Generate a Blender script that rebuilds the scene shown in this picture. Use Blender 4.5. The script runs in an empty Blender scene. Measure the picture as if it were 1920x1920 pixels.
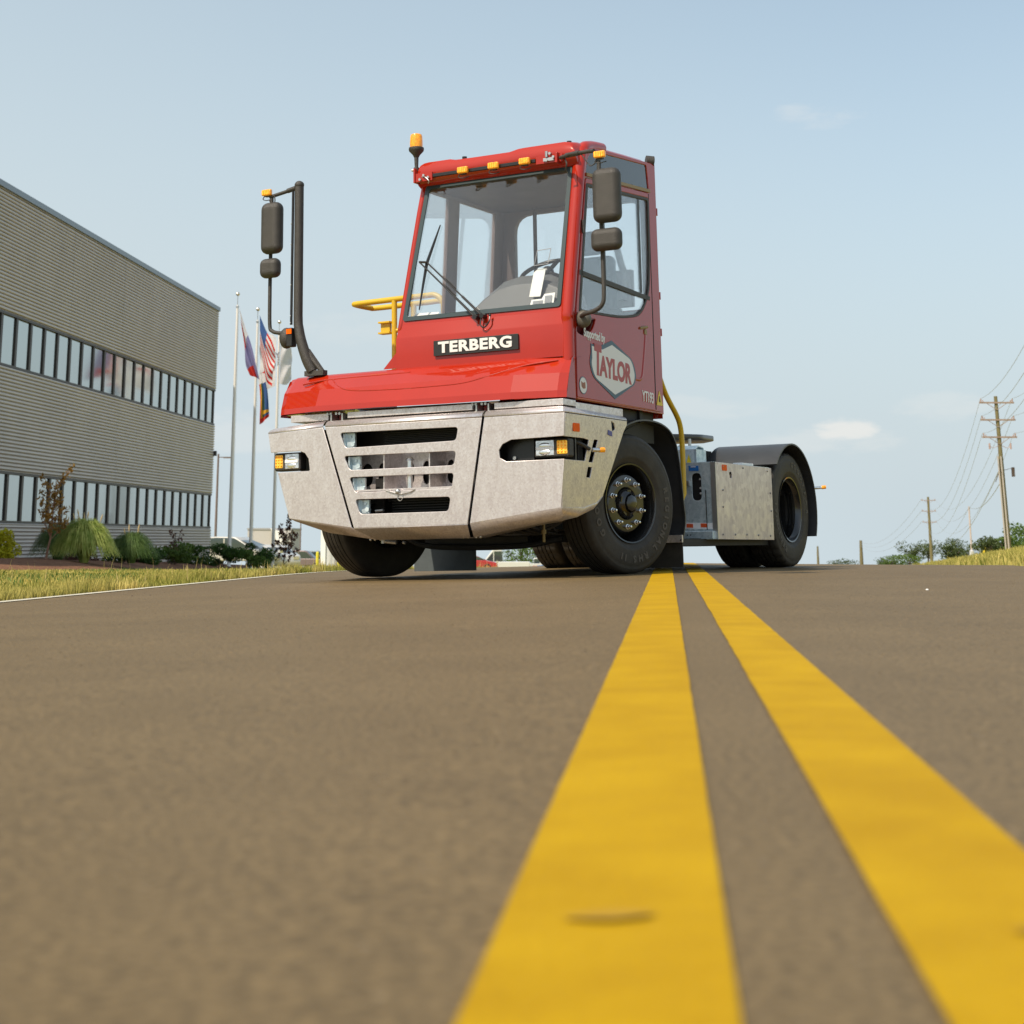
import bpy, math, random
import numpy as np
from mathutils import Vector, Matrix
from mathutils import noise as mnoise
R = math.radians
random.seed(7)
rng = np.random.default_rng(7)
scene = bpy.context.scene
COL = scene.collection

# ------------------------------------------------------------------ camera
cam_d = bpy.data.cameras.new('camera')
cam = bpy.data.objects.new('camera', cam_d); COL.objects.link(cam)
cam_d.sensor_width = 36.0; cam_d.sensor_fit = 'HORIZONTAL'
cam_d.lens = 3177.0 / 1920.0 * 36.0
cam_d.shift_y = -632.0 / 1920.0
cam_d.clip_start = 0.05; cam_d.clip_end = 6000
cam.location = (0, 0, 0.26)
cam.rotation_euler = (R(90) + math.atan2(681, 3177), 0, 0)
cam_d.dof.use_dof = True
cam_d.dof.focus_distance = 12.9
cam_d.dof.aperture_fstop = 5.4
scene.camera = cam

# ------------------------------------------------------------------ light
SUN_AZ = (-0.692, -0.722)                    # horizontal direction towards the sun
SUN_EL = R(50)
sv = Vector((SUN_AZ[0] * math.cos(SUN_EL), SUN_AZ[1] * math.cos(SUN_EL), math.sin(SUN_EL)))
sd = bpy.data.lights.new('sun', 'SUN'); sun = bpy.data.objects.new('sun', sd); COL.objects.link(sun)
sd.energy = 5.0; sd.angle = R(0.6); sd.color = (1.0, 0.87, 0.70)
sun.rotation_euler = sv.to_track_quat('Z', 'Y').to_euler()
world = bpy.data.worlds.new('World'); scene.world = world; world.use_nodes = True
wn = world.node_tree.nodes; wl = world.node_tree.links
for n in list(wn): wn.remove(n)
wout = wn.new('ShaderNodeOutputWorld'); wbg = wn.new('ShaderNodeBackground')
sky = wn.new('ShaderNodeTexSky'); sky.sky_type = 'NISHITA'; sky.sun_disc = False
sky.sun_elevation = SUN_EL; sky.sun_rotation = math.atan2(SUN_AZ[0], SUN_AZ[1])
sky.air_density = 1.0; sky.dust_density = 2.2; sky.ozone_density = 1.5
wbg.inputs['Strength'].default_value = 0.115
def wnode(t, **k):
    n = wn.new(t)
    for a, b in k.items(): setattr(n, a, b)
    return n
whsv = wnode('ShaderNodeHueSaturation'); whsv.inputs['Saturation'].default_value = 0.80
whsv.inputs['Value'].default_value = 1.5; whsv.inputs['Hue'].default_value = .482
wl.new(sky.outputs[0], whsv.inputs['Color'])
# thin clouds: soft patches at a few places low in the sky
tc = wnode('ShaderNodeTexCoord')
def cloud_mask(direction, sx, sz, strength):
    d = Vector(direction).normalized()
    right = Vector((d.y, -d.x, 0)).normalized(); up = right.cross(d).normalized()
    if up.z < 0: up = -up
    outs = []
    for ax, s in ((right, sx), (up, sz)):
        dp = wnode('ShaderNodeVectorMath', operation='DOT_PRODUCT')
        sub = wnode('ShaderNodeVectorMath', operation='SUBTRACT')
        wl.new(tc.outputs['Generated'], sub.inputs[0]); sub.inputs[1].default_value = d
        wl.new(sub.outputs[0], dp.inputs[0]); dp.inputs[1].default_value = ax
        m = wnode('ShaderNodeMath', operation='DIVIDE'); wl.new(dp.outputs['Value'], m.inputs[0]); m.inputs[1].default_value = s
        q = wnode('ShaderNodeMath', operation='MULTIPLY'); wl.new(m.outputs[0], q.inputs[0]); wl.new(m.outputs[0], q.inputs[1])
        outs.append(q)
    a = wnode('ShaderNodeMath', operation='ADD'); wl.new(outs[0].outputs[0], a.inputs[0]); wl.new(outs[1].outputs[0], a.inputs[1])
    nz = wnode('ShaderNodeTexNoise'); nz.inputs['Scale'].default_value = 32; nz.inputs['Detail'].default_value = 6
    nz.inputs['Roughness'].default_value = .6
    mp = wnode('ShaderNodeMapping'); mp.inputs['Scale'].default_value = (1, 1, 3)
    wl.new(tc.outputs['Generated'], mp.inputs['Vector']); wl.new(mp.outputs[0], nz.inputs['Vector'])
    ns = wnode('ShaderNodeMath', operation='MULTIPLY_ADD'); wl.new(nz.outputs['Fac'], ns.inputs[0])
    ns.inputs[1].default_value = -3.6; ns.inputs[2].default_value = 1.9
    b = wnode('ShaderNodeMath', operation='ADD'); wl.new(a.outputs[0], b.inputs[0]); wl.new(ns.outputs[0], b.inputs[1])
    mr = wnode('ShaderNodeMapRange'); mr.interpolation_type = 'SMOOTHSTEP'
    mr.inputs['From Min'].default_value = 1.15; mr.inputs['From Max'].default_value = -0.1
    mr.inputs['To Min'].default_value = 0; mr.inputs['To Max'].default_value = strength
    wl.new(b.outputs[0], mr.inputs['Value'])
    return mr.outputs[0]
prev = None
for d, sx, sz, st in (((195, 1000, 62), .019, .009, .62), ((180, 1000, 54), .05, .010, .22), ((185, 1000, 252), .03, .008, .20),
                      ((250, 1000, 75), .03, .010, .18), ((-150, 1000, 60), .05, .02, .22), ((90, 1000, 75), .06, .008, .15),
                      ((-60, 1000, 120), .1, .012, .10),
                      # clouds behind the camera, seen only mirrored in the windscreen
                      ((-700, -800, 420), .25, .12, .35), ((-250, -900, 520), .22, .10, .30)):
    m = cloud_mask(d, sx, sz, st)
    if prev is None: prev = m
    else:
        mx = wnode('ShaderNodeMath', operation='MAXIMUM'); wl.new(prev, mx.inputs[0]); wl.new(m, mx.inputs[1]); prev = mx.outputs[0]
# pale summer haze: the sky is mixed towards a milky blue
wmixh = wnode('ShaderNodeMix', data_type='RGBA')
wsep = wnode('ShaderNodeSeparateXYZ'); wl.new(tc.outputs['Generated'], wsep.inputs[0])
wmr = wnode('ShaderNodeMapRange'); wmr.interpolation_type = 'SMOOTHSTEP'; wl.new(wsep.outputs['Z'], wmr.inputs['Value'])
wmr.inputs['From Min'].default_value = -.02; wmr.inputs['From Max'].default_value = .36
wmr.inputs['To Min'].default_value = .95; wmr.inputs['To Max'].default_value = .22; wside = wnode('ShaderNodeMapRange'); wl.new(wsep.outputs['X'], wside.inputs['Value'])
wside.inputs['From Min'].default_value = .22; wside.inputs['From Max'].default_value = -.34; wside.inputs['To Min'].default_value = 0; wside.inputs['To Max'].default_value = .40
wadd = wnode('ShaderNodeMath', operation='MAXIMUM'); wadd2 = wnode('ShaderNodeMath', operation='ADD'); wadd2.use_clamp = True
wl.new(wmr.outputs[0], wadd2.inputs[0]); wl.new(wside.outputs[0], wadd2.inputs[1]); wl.new(wadd2.outputs[0], wmixh.inputs['Factor'])
wl.new(whsv.outputs[0], wmixh.inputs[6]); wmixh.inputs[7].default_value = (5.3, 6.15, 6.55, 1)
wmix = wnode('ShaderNodeMix', data_type='RGBA'); wl.new(prev, wmix.inputs['Factor'])
wl.new(wmixh.outputs[2], wmix.inputs[6]); wmix.inputs[7].default_value = (8.0, 7.7, 7.2, 1)
wl.new(wmix.outputs[2], wbg.inputs['Color']); wl.new(wbg.outputs[0], wout.inputs['Surface'])
scene.view_settings.view_transform = 'Standard'; scene.view_settings.look = 'None'
scene.view_settings.exposure = 0.0; scene.view_settings.gamma = 1.0
scene.render.engine = 'CYCLES'
scene.render.resolution_x = 1024; scene.render.resolution_y = 1024

# ------------------------------------------------------------------ materials
def lin(h):
    c = [int(h[i:i + 2], 16) / 255 for i in (0, 2, 4)]
    return tuple(x / 12.92 if x <= .04045 else ((x + .055) / 1.055) ** 2.4 for x in c)
def mat(name, color, rough=.5, metal=0., var=0., vscale=4., color2=None, bump=0., bscale=30., coat=0., spec=.5,
        coords='Object', detail=4., transl=0., emit=None, stretch=None, hard=False):
    m = bpy.data.materials.new(name); m.use_nodes = True
    N = m.node_tree.nodes; L = m.node_tree.links; b = N['Principled BSDF']
    b.inputs['Base Color'].default_value = (*color, 1); b.inputs['Roughness'].default_value = rough
    b.inputs['Metallic'].default_value = metal; b.inputs['Specular IOR Level'].default_value = spec
    if coat: b.inputs['Coat Weight'].default_value = coat; b.inputs['Coat Roughness'].default_value = .02
    if coat > .95: b.inputs['Coat IOR'].default_value = 1.58
    if emit: b.inputs['Emission Color'].default_value = (*emit[0], 1); b.inputs['Emission Strength'].default_value = emit[1]
    t = N.new('ShaderNodeTexCoord'); src = t.outputs[coords]
    if stretch:
        mp = N.new('ShaderNodeMapping'); mp.inputs['Scale'].default_value = stretch; L.new(src, mp.inputs[0]); src = mp.outputs[0]
    if var or color2:
        n = N.new('ShaderNodeTexNoise'); n.inputs['Scale'].default_value = vscale; n.inputs['Detail'].default_value = detail
        n.inputs['Roughness'].default_value = .65
        L.new(src, n.inputs['Vector'])
        r = N.new('ShaderNodeValToRGB'); L.new(n.outputs['Fac'], r.inputs[0])
        c2 = color2 or tuple(x * (1 + var) for x in color); c1 = color if color2 else tuple(x * (1 - var) for x in color)
        r.color_ramp.elements[0].position = .36 if not hard else .47; r.color_ramp.elements[1].position = .64 if not hard else .53
        r.color_ramp.elements[0].color = (*c1, 1); r.color_ramp.elements[1].color = (*c2, 1)
        L.new(r.outputs[0], b.inputs['Base Color'])
    if bump:
        n2 = N.new('ShaderNodeTexNoise'); n2.inputs['Scale'].default_value = bscale; n2.inputs['Detail'].default_value = 5
        L.new(src, n2.inputs['Vector'])
        bp = N.new('ShaderNodeBump'); bp.inputs['Strength'].default_value = bump; bp.inputs['Distance'].default_value = .01
        L.new(n2.outputs['Fac'], bp.inputs['Height']); L.new(bp.outputs[0], b.inputs['Normal'])
    if transl:
        tr = N.new('ShaderNodeBsdfTranslucent'); tr.inputs[0].default_value = (*color, 1)
        if var or color2: L.new(r.outputs[0], tr.inputs[0])
        ms = N.new('ShaderNodeMixShader'); ms.inputs[0].default_value = transl
        L.new(b.outputs[0], ms.inputs[1]); L.new(tr.outputs[0], ms.inputs[2]); L.new(ms.outputs[0], N['Material Output'].inputs['Surface'])
    return m
def galv(name, base, base2, rough, metal=.35, scale=55., streak=True):
    """hot dip galvanised steel: crystal spangle under cloudy streaks"""
    m = bpy.data.materials.new(name); m.use_nodes = True
    N = m.node_tree.nodes; L = m.node_tree.links; b = N['Principled BSDF']
    b.inputs['Metallic'].default_value = metal; b.inputs['Roughness'].default_value = rough
    t = N.new('ShaderNodeTexCoord')
    w = N.new('ShaderNodeTexNoise'); w.inputs['Scale'].default_value = 15; w.inputs['Detail'].default_value = 8; w.inputs['Roughness'].default_value = .7
    mp = N.new('ShaderNodeMapping'); mp.inputs['Scale'].default_value = (1, 1, .35 if streak else 1)
    L.new(t.outputs['Object'], mp.inputs[0]); L.new(mp.outputs[0], w.inputs[0])
    add = N.new('ShaderNodeVectorMath'); add.operation = 'MULTIPLY_ADD'
    n3 = N.new('ShaderNodeTexNoise'); n3.inputs['Scale'].default_value = 40; L.new(t.outputs['Object'], n3.inputs[0])
    L.new(n3.outputs['Color'], add.inputs[0]); add.inputs[1].default_value = (.03,) * 3; L.new(t.outputs['Object'], add.inputs[2])
    v = N.new('ShaderNodeTexVoronoi'); v.inputs['Scale'].default_value = scale; L.new(add.outputs[0], v.inputs['Vector'])
    bw = N.new('ShaderNodeRGBToBW'); L.new(v.outputs['Color'], bw.inputs[0])
    mx = N.new('ShaderNodeMath'); mx.operation = 'MULTIPLY_ADD'; L.new(bw.outputs[0], mx.inputs[0]); mx.inputs[1].default_value = .42
    L.new(w.outputs['Fac'], mx.inputs[2])
    r = N.new('ShaderNodeValToRGB'); L.new(mx.outputs[0], r.inputs[0])
    r.color_ramp.elements[0].position = .45; r.color_ramp.elements[1].position = .98
    r.color_ramp.elements[0].color = (*base, 1); r.color_ramp.elements[1].color = (*base2, 1)
    L.new(r.outputs[0], b.inputs['Base Color'])
    rr = N.new('ShaderNodeMapRange'); L.new(mx.outputs[0], rr.inputs[0]); rr.inputs['From Min'].default_value = .3; rr.inputs['From Max'].default_value = 1.
    rr.inputs['To Min'].default_value = rough + .1; rr.inputs['To Max'].default_value = rough - .08; L.new(rr.outputs[0], b.inputs['Roughness'])
    bp = N.new('ShaderNodeBump'); bp.inputs['Strength'].default_value = .12; bp.inputs['Distance'].default_value = .004
    L.new(n3.outputs['Fac'], bp.inputs['Height']); L.new(bp.outputs[0], b.inputs['Normal'])
    return m
def glass_mat(name, tint=(.8, .9, .92), refl=1.0, dirt=0.0):
    m = bpy.data.materials.new(name); m.use_nodes = True
    N = m.node_tree.nodes; L = m.node_tree.links; N.remove(N['Principled BSDF'])
    tr = N.new('ShaderNodeBsdfTransparent'); tr.inputs[0].default_value = (*tint, 1)
    gl = N.new('ShaderNodeBsdfGlossy'); gl.inputs['Roughness'].default_value = .015; gl.inputs[0].default_value = (1, 1, 1, 1)
    fr = N.new('ShaderNodeFresnel'); fr.inputs[0].default_value = 1.52
    mu = N.new('ShaderNodeMath'); mu.operation = 'MULTIPLY'; mu.inputs[1].default_value = 1.6 * refl; mu.use_clamp = True
    L.new(fr.outputs[0], mu.inputs[0])
    ms = N.new('ShaderNodeMixShader'); L.new(mu.outputs[0], ms.inputs[0]); L.new(tr.outputs[0], ms.inputs[1]); L.new(gl.outputs[0], ms.inputs[2])
    last = ms
    if dirt:
        df = N.new('ShaderNodeBsdfDiffuse'); df.inputs[0].default_value = (.75, .73, .70, 1)
        m2 = N.new('ShaderNodeMixShader'); m2.inputs[0].default_value = dirt
        L.new(ms.outputs[0], m2.inputs[1]); L.new(df.outputs[0], m2.inputs[2]); last = m2
    L.new(last.outputs[0], N['Material Output'].inputs['Surface'])
    return m

M = {}
M['red'] = mat('red_paint', (.375, .016, .0018), .6, coat=1., spec=.06, var=.03, vscale=3)
M['galv'] = galv('galvanised_steel', (.55, .495, .485), (.80, .745, .735), .36, .68, 75)
M['galv_cool'] = galv('galvanised_box', (.44, .56, .61), (.78, .88, .92), .36, .45, 45)
M['galv_blotch'] = galv('galvanised_panel', (.55, .48, .48), (.78, .71, .70), .40, .6, 22)
M['steel_in'] = mat('inner_steel', (.30, .29, .27), .5, .4, var=.12, vscale=8)
M['black'] = mat('black_paint', (.018, .018, .019), .32, var=.15, vscale=9)
M['blackm'] = mat('black_chassis', (.012, .012, .012), .6, var=.4, vscale=7)
M['plastic'] = mat('textured_plastic', (.042, .038, .033), .48, bump=.5, bscale=180, var=.12, vscale=12)
M['fender'] = mat('fender_plastic', (.035, .036, .038), .38, var=.15, vscale=5)
M['rubber'] = mat('tyre_rubber', (.034, .029, .022), .62, var=.25, vscale=10, bump=.15, bscale=60)
M['rubber_letter'] = mat('tyre_lettering', (.085, .074, .060), .6)
M['rim'] = mat('black_rim', (.012, .012, .012), .22, coat=.5)
M['chrome'] = mat('chrome', (.88, .88, .88), .25, .9)
M['zinc'] = mat('zinc', (.55, .55, .54), .38, .9)
M['yellow'] = mat('yellow_rail_paint', (.62, .40, .015), .38, var=.04, coat=.2)
M['amber'] = mat('amber_lens', (.88, .32, .01), .2, coat=.6, var=.35, vscale=70, emit=((1, .45, .02), .15))
M['amber2'] = mat('amber_reflector', (.90, .13, .003), .5, spec=.1)
M['amber_led'] = mat('amber_led', (.95, .55, .05), .2, coat=.5, var=.3, vscale=60, emit=((1, .45, .02), .2))
M['lens'] = mat('clear_lens', (.75, .75, .73), .12, .75, var=.3, vscale=35)
M['lens_white'] = mat('lamp_bar', (.85, .85, .85), .3)
M['glass'] = glass_mat('windscreen_glass', (.985, .995, .995), .35, .003)
M['glass_side'] = glass_mat('side_glass', (.985, .995, .995), .3, .004)
M['glass_dark'] = glass_mat('tinted_glass', (.38, .50, .56), 1.0, .02)
M['interior'] = mat('interior_trim', (.10, .085, .09), .6, var=.1)
M['interior_light'] = mat('interior_pillar', (.20, .155, .155), .55, var=.06)
M['dash'] = mat('dashboard_plastic', (.11, .115, .12), .5, var=.08)
M['seat'] = mat('seat_fabric', (.05, .055, .06), .85, var=.15)
M['paper'] = mat('paper', (.80, .80, .78), .7)
M['ink'] = mat('ink', (.25, .26, .28), .7)
M['white'] = mat('white_vinyl', (.78, .78, .76), .4)
M['silver_letter'] = mat('silver_letters', (.80, .79, .76), .35, .2)
M['navy'] = mat('navy_vinyl', (.05, .11, .16), .4)
M['logo_red'] = mat('logo_red', (.42, .06, .06), .4)
M['blue'] = mat('blue_sticker', (.02, .16, .50), .4)
M['warn'] = mat('yellow_sticker', (.75, .55, .02), .4)
M['tape_red'] = mat('red_reflective', (.70, .10, .03), .3)
M['gold'] = mat('door_seal', (.30, .21, .09), .5)

# ------------------------------------------------------------------ mesh helpers
def link(o, parent=None):
    COL.objects.link(o)
    if parent is not None: o.parent = parent
    return o
def tag(o, label=None, cat=None, group=None, kind=None):
    if label: o['label'] = label
    if cat: o['category'] = cat
    if group: o['group'] = group
    if kind: o['kind'] = kind
    return o
def empty(name, loc=(0, 0, 0), rz=0., **k):
    o = bpy.data.objects.new(name, None); o.location = loc; o.rotation_euler = (0, 0, rz); o.empty_display_size = .3
    link(o); return tag(o, **k)
class MB:
    def __init__(s): s.v = []; s.f = []; s.mi = []; s.cur = 0; s.sm = []
    def add(s, vs, fs, smooth=False):
        n = len(s.v); s.v += [tuple(v) for v in vs]
        for f in fs: s.f.append([i + n for i in f]); s.mi.append(s.cur); s.sm.append(smooth)
        return s
    def box(s, x0, x1, y0, y1, z0, z1, mtx=None):
        vs = [Vector((x, y, z)) for x in (x0, x1) for y in (y0, y1) for z in (z0, z1)]
        if mtx: vs = [mtx @ v for v in vs]
        return s.add(vs, [(0, 1, 3, 2), (4, 6, 7, 5), (0, 4, 5, 1), (2, 3, 7, 6), (0, 2, 6, 4), (1, 5, 7, 3)])
    def tube(s, pts, r, seg=12, cap=True, closed=False):
        pts = [Vector(p) for p in pts]; n = len(pts)
        rr = r if isinstance(r, (list, tuple)) else [r] * n
        up = None; rings = []
        for i, p in enumerate(pts):
            if closed: t = (pts[(i + 1) % n] - pts[i - 1]).normalized()
            else:
                a = (p - pts[i - 1]).normalized() if i else Vector(); b = (pts[i + 1] - p).normalized() if i < n - 1 else Vector()
                t = (a + b).normalized() if (a + b).length > 1e-6 else (a or b)
            if up is None: up = t.orthogonal().normalized()
            else: up = (up - t * up.dot(t)).normalized()
            w = t.cross(up)
            rings.append([p + (up * math.cos(2 * math.pi * k / seg) + w * math.sin(2 * math.pi * k / seg)) * rr[i] for k in range(seg)])
        vs = [v for rg in rings for v in rg]; fs = []
        m = n if closed else n - 1
        for i in range(m):
            j = (i + 1) % n
            for k in range(seg):
                fs.append((i * seg + k, i * seg + (k + 1) % seg, j * seg + (k + 1) % seg, j * seg + k))
        if cap and not closed: fs += [tuple(range(seg))[::-1], tuple((n - 1) * seg + k for k in range(seg))]
        return s.add(vs, fs, True)
    def lathe(s, prof, axis='z', seg=32, c=(0, 0, 0), mtx=None, tread=None):
        """prof: (radius, along) pairs"""
        vs = []
        for k in range(seg):
            a = 2 * math.pi * k / seg; ca, sa = math.cos(a), math.sin(a)
            for i, (r, h) in enumerate(prof):
                if tread and i in tread and (k % 4 == 0): r -= .012
                v = {'z': (r * ca, r * sa, h), 'x': (h, r * ca, r * sa), 'y': (r * ca, h, r * sa)}[axis]
                v = Vector(v) + Vector(c)
                if mtx: v = mtx @ v
                vs.append(v)
        n = len(prof); fs = []
        for k in range(seg):
            k2 = (k + 1) % seg
            for i in range(n - 1): fs.append((k * n + i, k2 * n + i, k2 * n + i + 1, k * n + i + 1))
        return s.add(vs, fs, True)
    def sphere(s, c, r, seg=16):
        rs = r if isinstance(r, (tuple, list)) else (r, r, r)
        prof = [(max(1e-4, math.sin(math.pi * i / 8)), -math.cos(math.pi * i / 8)) for i in range(9)]
        mt = Matrix.Translation(c) @ Matrix.Diagonal((*rs, 1))
        return s.lathe(prof, 'z', seg, mtx=mt)
    def sweep(s, yz, x0, x1, t=.02):
        """sheet following a polyline in the y-z plane from x0 to x1 with a thickness t"""
        n = len(yz); nor = []
        for i in range(n):
            a = yz[max(0, i - 1)]; b = yz[min(n - 1, i + 1)]; dy, dz = b[0] - a[0], b[1] - a[1]; l = math.hypot(dy, dz) or 1
            nor.append((-dz / l, dy / l))
        vs = []
        for x in (x0, x1):
            for k in (0, t): vs += [(x, yz[i][0] - nor[i][0] * k, yz[i][1] - nor[i][1] * k) for i in range(n)]
        fs = []
        for i in range(n - 1):
            a, b, c, d = i, n + i, 2 * n + i, 3 * n + i
            fs += [(a, a + 1, c + 1, c), (b, d, d + 1, b + 1), (a, b, b + 1, a + 1), (c, c + 1, d + 1, d)]
        fs += [(0, 2 * n, 3 * n, n), (n - 1, 2 * n - 1, 4 * n - 1, 3 * n - 1)]
        return s.add(vs, fs, False)
    def build(s, name, m, parent=None, bevel=0., bseg=2, smooth=None):
        me = bpy.data.meshes.new(name); me.from_pydata(s.v, [], s.f); me.update()
        for mm in (m if isinstance(m, (list, tuple)) else [m]): me.materials.append(mm)
        me.polygons.foreach_set('material_index', s.mi)
        me.polygons.foreach_set('use_smooth', s.sm if smooth is None else [smooth] * len(s.f))
        o = bpy.data.objects.new(name, me); link(o, parent)
        if smooth or any(s.sm): me.set_sharp_from_angle(angle=R(38))
        if bevel:
            import bmesh
            b_ = bmesh.new(); b_.from_mesh(me); bmesh.ops.remove_doubles(b_, verts=b_.verts, dist=1e-5)
            bmesh.ops.recalc_face_normals(b_, faces=b_.faces); b_.to_mesh(me); b_.free()
            bv = o.modifiers.new('bevel', 'BEVEL'); bv.width = bevel; bv.segments = bseg; bv.limit_method = 'ANGLE'; bv.angle_limit = R(30)
            for p in me.polygons: p.use_smooth = True
            me.set_sharp_from_angle(angle=R(40)); bv.harden_normals = True
        return o
def rounded(poly, r, seg=5):
    out = []; n = len(poly)
    rr = r if isinstance(r, (list, tuple)) else [r] * n
    for i, p in enumerate(poly):
        p = Vector(p); a = Vector(poly[i - 1]); b = Vector(poly[(i + 1) % n]); q = rr[i]
        if q <= 0: out.append(tuple(p)); continue
        u = (a - p); v = (b - p); d = min(q, u.length * .48, v.length * .48); u.normalize(); v.normalize()
        s0 = p + u * d; s1 = p + v * d
        for k in range(seg + 1):
            t = k / seg; out.append(tuple(s0 * (1 - t) ** 2 + p * 2 * t * (1 - t) + s1 * t * t))
    return out
def curve_mesh(name, polys, depth, bevel=0.):
    cu = bpy.data.curves.new(name, 'CURVE'); cu.dimensions = '2D'; cu.fill_mode = 'BOTH'; cu.extrude = depth / 2 - bevel
    cu.bevel_depth = bevel; cu.bevel_resolution = 1; cu.offset = -bevel
    for p in polys:
        sp = cu.splines.new('POLY'); sp.points.add(len(p) - 1); sp.use_cyclic_u = True
        for q, c in zip(sp.points, p): q.co = (c[0], c[1], 0, 1)
    o = bpy.data.objects.new('tmp', cu); COL.objects.link(o)
    dg = bpy.context.evaluated_depsgraph_get()
    me = bpy.data.meshes.new_from_object(o.evaluated_get(dg)); bpy.data.objects.remove(o); bpy.data.curves.remove(cu)
    me.name = name
    return me
def frame(o, a, b):
    a = Vector(a).normalized(); b = Vector(b); b = (b - a * b.dot(a)).normalized(); c = a.cross(b)
    m = Matrix((a, b, c)).transposed().to_4x4(); m.translation = Vector(o); return m
def plate(name, m, parent, F, outer, holes=(), t=.006, bevel=0.):
    """flat plate with holes; F maps plate coordinates (a, b, normal) to the parent's space"""
    me = curve_mesh(name, [outer, *holes], t, bevel); me.transform(F); me.materials.clear(); me.materials.append(m)
    me.set_sharp_from_angle(angle=R(35))
    return link(bpy.data.objects.new(name, me), parent)
def text(name, s, m, parent, F, size, xscale=1., bold=0., depth=.003, align='CENTER', shear=0., spacing=1.):
    cu = bpy.data.curves.new(name, 'FONT'); cu.body = s; cu.size = size; cu.extrude = depth / 2; cu.offset = bold
    cu.align_x = align; cu.align_y = 'CENTER'; cu.shear = shear; cu.space_character = spacing; cu.resolution_u = 4
    o = bpy.data.objects.new('tmp', cu); COL.objects.link(o)
    me = bpy.data.meshes.new_from_object(o.evaluated_get(bpy.context.evaluated_depsgraph_get()))
    bpy.data.objects.remove(o); bpy.data.curves.remove(cu); me.name = name
    me.transform(F @ Matrix.Diagonal((xscale, 1, 1, 1))); me.materials.clear(); me.materials.append(m)
    return link(bpy.data.objects.new(name, me), parent) if parent is not False else me
def join_meshes(name, mes, m, parent):
    v = []; f = []
    for me in mes:
        n = len(v); v += [tuple(q.co) for q in me.vertices]; f += [[i + n for i in p.vertices] for p in me.polygons]
        bpy.data.meshes.remove(me)
    me = bpy.data.meshes.new(name); me.from_pydata(v, [], f); me.materials.append(m)
    return link(bpy.data.objects.new(name, me), parent)
def copy_tree(o, parent=None):
    c = o.copy(); COL.objects.link(c); c.parent = parent
    for ch in [x for x in bpy.data.objects if x.parent == o]: copy_tree(ch, c)
    return c
def arc(cy, cz, r, a0, a1, n):
    return [(cy + r * math.cos(R(a0 + (a1 - a0) * k / n)), cz + r * math.sin(R(a0 + (a1 - a0) * k / n))) for k in range(n + 1)]
def smooth_path(pts, n=5):
    """Catmull-Rom through the points"""
    P = [Vector(p) for p in pts]; P = [P[0] * 2 - P[1]] + P + [P[-1] * 2 - P[-2]]; out = []
    for i in range(1, len(P) - 2):
        for k in range(n):
            t = k / n; a, b, c, d = P[i - 1:i + 3]
            out.append(.5 * ((2 * b) + (c - a) * t + (2 * a - 5 * b + 4 * c - d) * t * t + (3 * b - 3 * c + d - a) * t ** 3))
    out.append(P[-2]); return out

# ------------------------------------------------------------------ terrain
TH = math.atan(292 / 3250); CT, ST = math.cos(TH), math.sin(TH)     # the road runs a little right of straight ahead
def ls(x, y): return x * CT - y * ST, x * ST + y * CT
def xy(lat, s): return lat * CT + s * ST, -lat * ST + s * CT
def redge(s): return max(3.4, 1.39 + .125 * s)
def zb(s): return 0. if s < 16 else (-.018 / 14 * (s - 16) ** 2 if s < 23 else -.063 - .018 * (s - 23))
def gz_ls(lat, s):
    z = zb(s)
    if lat < 0: z -= .025 * min(-lat, 3.9) + (.004 * min(-lat - 3.9, 10) if lat < -3.9 else 0)
    else: z -= .006 * min(lat, 3.4)
    e = redge(s)
    if lat > e: z += min(.17 * (lat - e), 3.2) * min(1, max(0, (s - 6) / 12))
    return z
def gz(x, y): return gz_ls(*ls(x, y))
def sheet(name, lats, ss, m, lift=0., kind='structure', latfun=None, jitter=0.):
    vs = []; fs = []; n = len(lats)
    for s in ss:
        for k, l in enumerate(lats):
            ll = latfun(l, s) if latfun else l
            x, y = xy(ll, s); z = gz_ls(ll, s) + lift
            vs.append((x, y, z))
    for i in range(len(ss) - 1):
        for k in range(n - 1): fs.append((i * n + k, i * n + k + 1, (i + 1) * n + k + 1, (i + 1) * n + k))
    b = MB(); b.add(vs, fs, True); o = b.build(name, m); return tag(o, kind=kind)
SS = [-30, -10, -4, -2, 0, 1, 2, 3, 4, 5, 6, 7, 8, 9, 10, 11, 12, 13, 14, 15, 16, 16.5, 17, 17.5, 18, 18.5, 19, 19.5, 20, 21, 22, 23, 25, 28, 32, 37, 43, 50, 58,
      67, 78, 90, 105, 125, 150, 180, 220, 270, 340, 430, 550, 700, 900, 1300, 2000]
M['asphalt'] = mat('asphalt', (.128, .090, .042), .6, color2=(.150, .106, .050), vscale=1.1, detail=6, coords='Object', spec=.2)
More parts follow.
